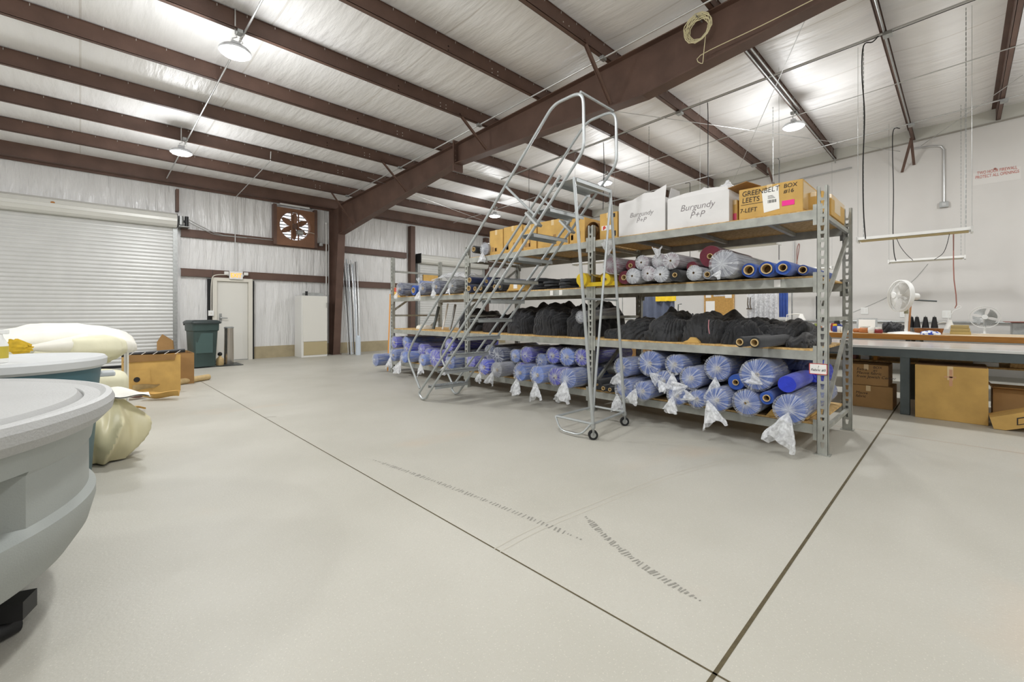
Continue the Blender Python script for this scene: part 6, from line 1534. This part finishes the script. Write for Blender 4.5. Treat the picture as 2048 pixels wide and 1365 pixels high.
b=MB(); b.lathe([(.001,.11),(.025,.11),(.03,.09),(.07,-.04),(.065,-.04),(.025,.08)],(10.3,onT(10.3,1899),TZ+.12),24); b.part('shade',M_white,t)
b=MB(); b.lathe([(.001,.02),(.06,.02),(.07,0),(.001,0)],(10.3,onT(10.3,1864),TZ),20); b.part('base',M_white,t)
for i in range(3):
    y0_,y1_=onT(10.3,1900+i),onT(10.3,1942-2*i); b=MB(); b.box(10.15,10.45,y1_,y0_,TZ+i*.05,TZ+i*.05+.047); b.solo('flat_carton',mat('flat_carton%d'%i,(186-8*i,164-6*i,104),.8),'flat yellowish carton in the pile of three on the wooden table, %s one'%['bottom','middle','top'][i],'box','flat cartons on the wooden table',smooth=0,bevel=.004)
pile('crumpled black cloth heap on the wooden table left of the white fan',10.05,10.5,onT(10.2,1808),onT(10.2,1762),TZ,.19,171,F_blk,.4,26,.016)
b=MB(); b.box(12.2,12.6,onT(12.4,2075),onT(12.4,2022),.88,1.12); b.solo('metal_bin',M_galv,'square pale grey metal container at the right edge on the sewing table','container',smooth=0,bevel=.01)
b=MB(); b.box(12.1,12.7,onT(12.4,2080),onT(12.4,2008),1.125,1.135); b.solo('container_lid',M_redcord,'thin brown lid lying on the pale grey metal container','lid',smooth=0)
# bowls, cups and spools left of the fan and behind the rack posts
def jar(label,px,x_,r_,h,m_,top=None,name='small_jar',cat='jar',tz=TZ):
    y=onT(x_,px); t=thing(name,label,cat,(x_,y,tz)); b=MB(); b.lathe([(.001,0),(r_*.8,0),(r_,h*.25),(r_,h*.7),(r_*.75,h),(.001,h)],(x_,y,tz),20); b.part('body',m_,t)
    if top: b=MB(); b.lathe([(r_*.78,h),(r_*.8,h+.03),(.001,h+.035)],(x_,y,tz),18); b.part('cap',top,t)
    return t
M_or2=mat('orange_brown',(186,116,64),.6,0,.2,14); M_redb=mat('dark_red',(130,34,40),.5); M_yel2=mat('yellow_cap',(232,196,40),.5); M_teal2=mat('mint_green',(86,170,130),.5); M_blu2=mat('blue_jar',(52,70,150),.5)
jar('small wicker bowl beside the rack post on the wooden table',1716,9.9,.075,.07,M_or2,None,'small_bowl','bowl')
jar('round orange brown basket with white contents on the wooden table',1730,9.8,.09,.09,M_or2,M_paper,'small_basket','basket')
jar('white mug with blue print on the wooden table right of the orange basket',1743,9.75,.055,.10,M_white,None,'mug','mug')
jar('dark red tin on the wooden table right of the white mug',1757,9.75,.06,.07,M_redb,M_white,'red_tin','tin')
jar('white spool left of the near rear rack post on the wooden table',1688,9.8,.045,.10,M_white,M_blu2,'thread_spool','spool')
jar('white spool with purple core between the rack posts',1678,9.85,.045,.11,M_white,M_purple if 'M_purple' in globals() else M_blu2,'thread_spool','spool')
jar('yellow capped jar between the rack posts on the wooden table',1671,9.85,.05,.11,M_blu2,M_yel2,'thread_spool','spool')
jar('dark jar at the back between the rack posts on the wooden table',1674,10.4,.05,.22,M_black,None,'dark_jar','jar')
jar('small red ball shaped item between the rack posts',1668,10.3,.055,.15,M_redb,None,'red_item','jar')
jar('mint green cup seen above the black cloth, right part of third shelf',1609,10.2,.07,.13,M_teal2,None,'green_cup','cup')
jar('white round dish seen just left of the near front rack post',1637,9.75,.07,.07,M_white,M_or2,'white_dish','dish')
jar('small green and orange tin left of the near front rack post',1633,10.3,.05,.14,mat('olive_tin',(120,130,60),.5),None,'green_tin','tin')
t=jar('amber jar seen above the black cloth beside the green cup',1588,10.3,.06,.16,mat('amber',(214,140,52),.4),None,'amber_jar','jar')
t=thing('white_lamp','white cone shaped lamp above the black cloth left of the rack post','lamp',(10.6,onT(10.6,1603),TZ))
b=MB(); b.lathe([(.001,.13),(.025,.13),(.075,0),(.068,0)],(10.6,onT(10.6,1603),TZ+.20),22); b.part('shade',M_white,t)
b=MB(); b.tube([(10.6,onT(10.6,1603),TZ+.32),(10.6,onT(10.6,1590),TZ+.33),(10.6,onT(10.6,1574),TZ+.31),(10.6,onT(10.6,1570),TZ)],.009,8); b.part('arm',M_white,t)
y=onT(10.35,1733); b=MB(); b.obox((10.4,y,TZ+.13),.02,.30,.24,0,0,R(12)); t=b.solo('desk_calendar',M_galv,'small framed card standing behind the orange basket on the wooden table','frame',smooth=0)
b=MB(); b.obox((10.386,y,TZ+.13),.004,.24,.19,0,0,R(12)); b.part('card',M_paper,t,0)
# sewing machines / brown cartons glimpsed behind the rack
for i,(px0,px1,x_,z0,h,nm) in enumerate(((1212,1230,10.95,0,.72,'left one'),(1240,1290,11.5,0,.60,'right one'))):
    ya_,yb_=onX(x_,px1,700).y,onX(x_,px0,700).y
    b=MB(); b.box(x_,x_+.4,ya_,yb_,z0,z0+h); b.solo('brown_crate',M_kraft2,'brown crate on the floor far behind the middle rack post, %s'%nm,'box',smooth=0,bevel=.01)
pile('black sewing machine cover shape on the wooden table seen through the rack centre',10.0,10.5,onT(10.2,1392),onT(10.2,1362),TZ,.30,175,F_blk,.4,22,.01,name='machine_cover',cat='cover')
for i,px in enumerate((1356,1362,1373)):
    y=onT(10.3,px); b=MB(); b.lathe([(.001,0),(.03,0),(.025,.22+.0*i),(.001,.24)],(10.3,y,TZ),12); b.solo('blue_spool',M_blu2,'slim dark blue spool seen above the black cloth, %s right of the grey curtain'%ordn[i],'spool','blue spools behind the rack')
y=onT(10.3,1355); b=MB(); b.tube([(10.3,y,TZ),(10.3,y-.02,TZ+.55),(10.3,y-.10,TZ+.56)],.012,8); b.solo('machine_stand',M_dkgrey,'thin dark post with short arm right of the grey curtain','stand')
# coil of pale cable on the rafter
p=onX(5.56,1396,57); t=thing('cable_coil','coil of pale yellow cable hung on the side of the big rafter at the top','cable coil',(5.56,p.y,p.z-.2))
M_yc=mat('pale_yellow_cable',(222,212,172),.5)
b=MB(); rn=random.Random(3)
for k in range(7):
    r_=.118+.016*k*.6; P=[Vector((5.585-.008*k,p.y+.01*rn.uniform(-1,1)+r_*math.cos(2*PI*j/26),p.z+.008*rn.uniform(-1,1)+r_*1.02*math.sin(2*PI*j/26))) for j in range(26)]; b.tube(P,.006,6,closed=True)
b.part('loops',M_yc,t)
q=[onX(5.57,1411,72),onX(5.57,1408,100),onX(5.57,1405,127)]+[Vector((5.585,yy,bz)) for yy,bz in ((2.3,4.55),(1.6,4.60),(.9,4.66),(0,4.70))]
b=MB(); b.tube(cr(q,4),.005,6); b.part('loose_end',M_yc,t)
b=MB(); b.cyl((5.50,p.y,p.z+.14),(5.69,p.y,p.z+.14),.008,n=6); b.part('hook',M_galv,t)
